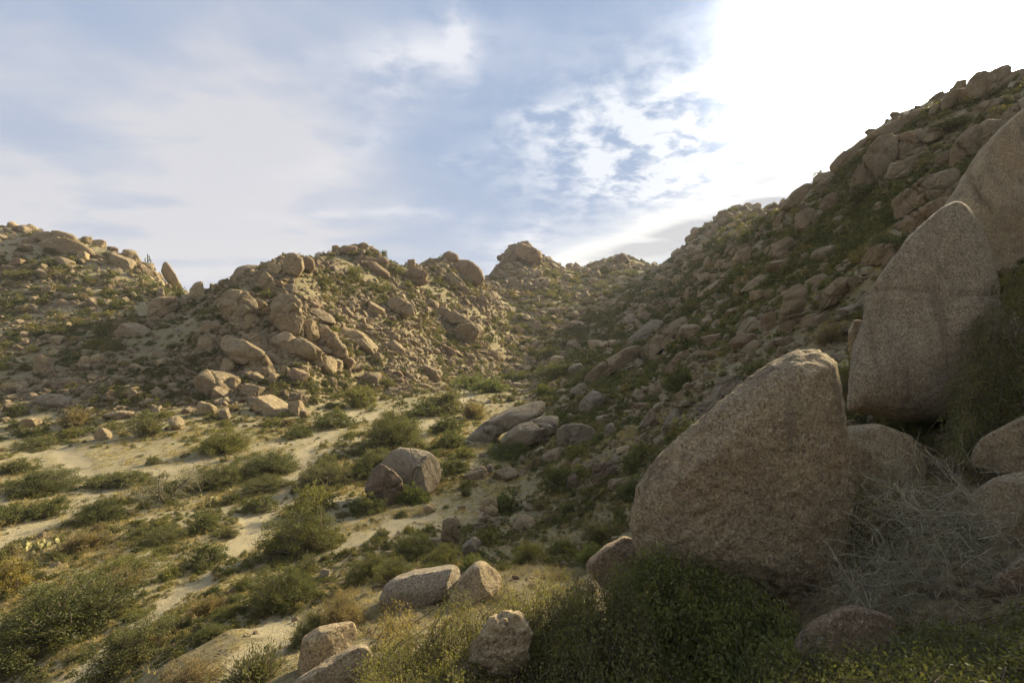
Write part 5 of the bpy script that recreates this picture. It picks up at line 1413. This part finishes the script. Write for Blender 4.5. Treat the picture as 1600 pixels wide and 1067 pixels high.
# small tree with bare branches
def small_tree(cx, py, w_, h_, label):
    Y = hit(cx, py); s = Y / F; r = np.random.default_rng(9)
    x = (cx - 800) / F * Y; o0 = np.array([x, Y, ground(x, Y)[0]])
    root = bpy.data.objects.new("palo_verde_tree", None); COL.objects.link(root); root.location = o0; root.empty_display_size = 0.1
    tag(root, label, "tree")
    W, H = w_ / 2 * s, h_ * s
    main, mr, tw, tr_, C = [], [], [], [], []
    for i in range(7):
        a = i / 7 * 6.28 + r.normal(0, 0.3)
        ln = twig((0, 0, -0.1), (math.cos(a) * 0.8, math.sin(a) * 0.8, 1.0), H * 1.1, 7, r, 0.22)
        main.append(ln); mr.append((0.07, 0.02))
        for _ in range(16):
            k_ = r.integers(2, 8); d2 = r.normal(size=3) + np.array([math.cos(a) * 0.8, math.sin(a) * 0.8, 0.3])
            t2 = twig(ln[k_], d2, W * r.uniform(0.35, 0.85), 6, r, 0.25, -0.06)
            tw.append(t2); tr_.append((0.018, 0.004))
            if i != 3:
                for q in t2[1:]:
                    C.append(np.array(q) + r.normal(0, 0.13, (10, 3)))
    V, Fq = leaves(np.vstack(C), 0.09, r, 0.2, 0.3)
    Vm, Fm = tubes(main, mr, 6); link("trunk", mesh_np("trunk", Vm, Fm, M_STEM), root)
    Vt, Ft = tubes(tw, tr_, 3); link("branches", mesh_np("branches", Vt, Ft, M_GREY), root)
    c_ = link("crown", mesh_np("crown", V, Fq, M_LEAF, False), root); c_.color = (*GREENS['grey-green'], 1)
small_tree(262, 785, 110, 62, "low thin-leaved tree with bare grey branches spreading on the wash floor")

# cacti
def saguaro(cx, py, hpx, label, arms=True):
    Y = hit(cx, py); s = Y / F; H = hpx * s; x = (cx - 800) / F * Y
    root = bpy.data.objects.new("saguaro_cactus", None); COL.objects.link(root); root.location = (x, Y, ground(x, Y)[0] - 0.2); root.empty_display_size = 0.1
    tag(root, label, "cactus")
    def col_(name, pts, r0):
        pts = np.array(pts, float)
        V, Fq = [], []
        sides = 20
        n = len(pts)
        for i in range(n):
            t = i / (n - 1); rr_ = r0 * (1.0 if t < 0.85 else math.sqrt(max(0.02, 1 - ((t - 0.85) / 0.155) ** 2)))
            for j in range(sides):
                q = j / sides * 6.2832; k_ = 1 + 0.10 * (-1) ** j
                V.append(pts[i] + np.array([math.cos(q), math.sin(q), 0]) * rr_ * k_)
        for i in range(n - 1):
            for j in range(sides):
                Fq.append((i * sides + j, i * sides + (j + 1) % sides, (i + 1) * sides + (j + 1) % sides, (i + 1) * sides + j))
        link(name, mesh_np(name, V, Fq, M_CACT), root)
    r0 = H * 0.036
    col_("stem", [(0, 0, H * t) for t in np.linspace(0, 1, 14)], r0)
    if arms:
        for sg, h0, hh in ((-1, 0.35, 0.72), (1, 0.30, 0.62), (1, 0.45, 0.85)):
            k_ = {0.72: 0.19, 0.62: 0.21, 0.85: 0.12}[hh]
            col_("arm", [(sg * r0 * 0.5, 0, H * h0), (sg * H * k_ * 0.7, 0, H * (h0 + 0.02)), (sg * H * k_, 0, H * (h0 + 0.08))] + [(sg * H * k_, 0, H * t) for t in np.linspace(h0 + 0.12, hh, 8)], r0 * 0.75)
saguaro(231, 416, 22, "tall many-armed cactus on the skyline of the far ridge beside the fin")
saguaro(110, 369, 8, "tiny single-stemmed cactus on the crest of the far sunny ridge", False)
saguaro(1002, 411, 8, "tiny cactus on the skyline at the head of the valley", False)

def pad_cactus(cx, py, hpx, label, n, seed, kind="prickly_pear"):
    Y = hit(cx, py); s = Y / F; H = hpx * s; x = (cx - 800) / F * Y; r = np.random.default_rng(seed)
    root = bpy.data.objects.new(kind, None); COL.objects.link(root); root.location = (x, Y, ground(x, Y)[0]); root.empty_display_size = 0.1
    tag(root, label, "cactus")
    d, f = ICO[2]
    me_ = mesh_np("pad", np.vstack([d * np.array([0.5, 0.13, 0.62])]) + np.array([0, 0, 0.55]), f, M_PAD)
    for i in range(n):
        o = link("pad", me_, root); q = H * r.uniform(0.15, 0.24); o.scale = (q, q, q)
        o.location = (r.normal(0, H * 0.55), r.normal(0, H * 0.4), abs(r.normal(0.1, 0.3)) * H)
        o.rotation_euler = (r.normal(0, 0.4), r.normal(0, 0.55), r.uniform(0, 3.14))
M_PAD = wood_mat("cactus_pad_skin", (0.17, 0.16, 0.06), (0.33, 0.30, 0.13))
pad_cactus(336, 790, 26, "small pale yellow-green cactus beside a leafy olive bush on the wash", 16, 1)
pad_cactus(62, 862, 34, "pale yellow cholla cactus with knobby joints next to the sandy trail", 26, 2, "cholla_cactus")
pad_cactus(1085, 668, 34, "pale spiny cactus showing above the huge rounded boulder's shoulder", 14, 3)
# ------------------------------------------------------------------ thin air between here and the far hills
hv = np.array([(x, y, z) for x in (-1700, 1700) for y in (-1700, 1700) for z in (-60, 190)], float)
hf = np.array([(0, 1, 3, 2), (4, 6, 7, 5), (0, 4, 5, 1), (2, 3, 7, 6), (0, 2, 6, 4), (1, 5, 7, 3)])
mh = bpy.data.materials.new("haze_air"); mh.use_nodes = True
nt = mh.node_tree
for nd in list(nt.nodes): nt.nodes.remove(nd)
o_ = nt.nodes.new("ShaderNodeOutputMaterial"); pv = nt.nodes.new("ShaderNodeVolumePrincipled")
pv.inputs['Color'].default_value = (0.92, 0.93, 0.96, 1); pv.inputs['Density'].default_value = 0.0002; pv.inputs['Anisotropy'].default_value = 0.15
nt.links.new(pv.outputs[0], o_.inputs['Volume'])
tag(link("haze", mesh_np("haze", hv, hf, mh, False)), "thin warm daylight haze", kind="stuff")
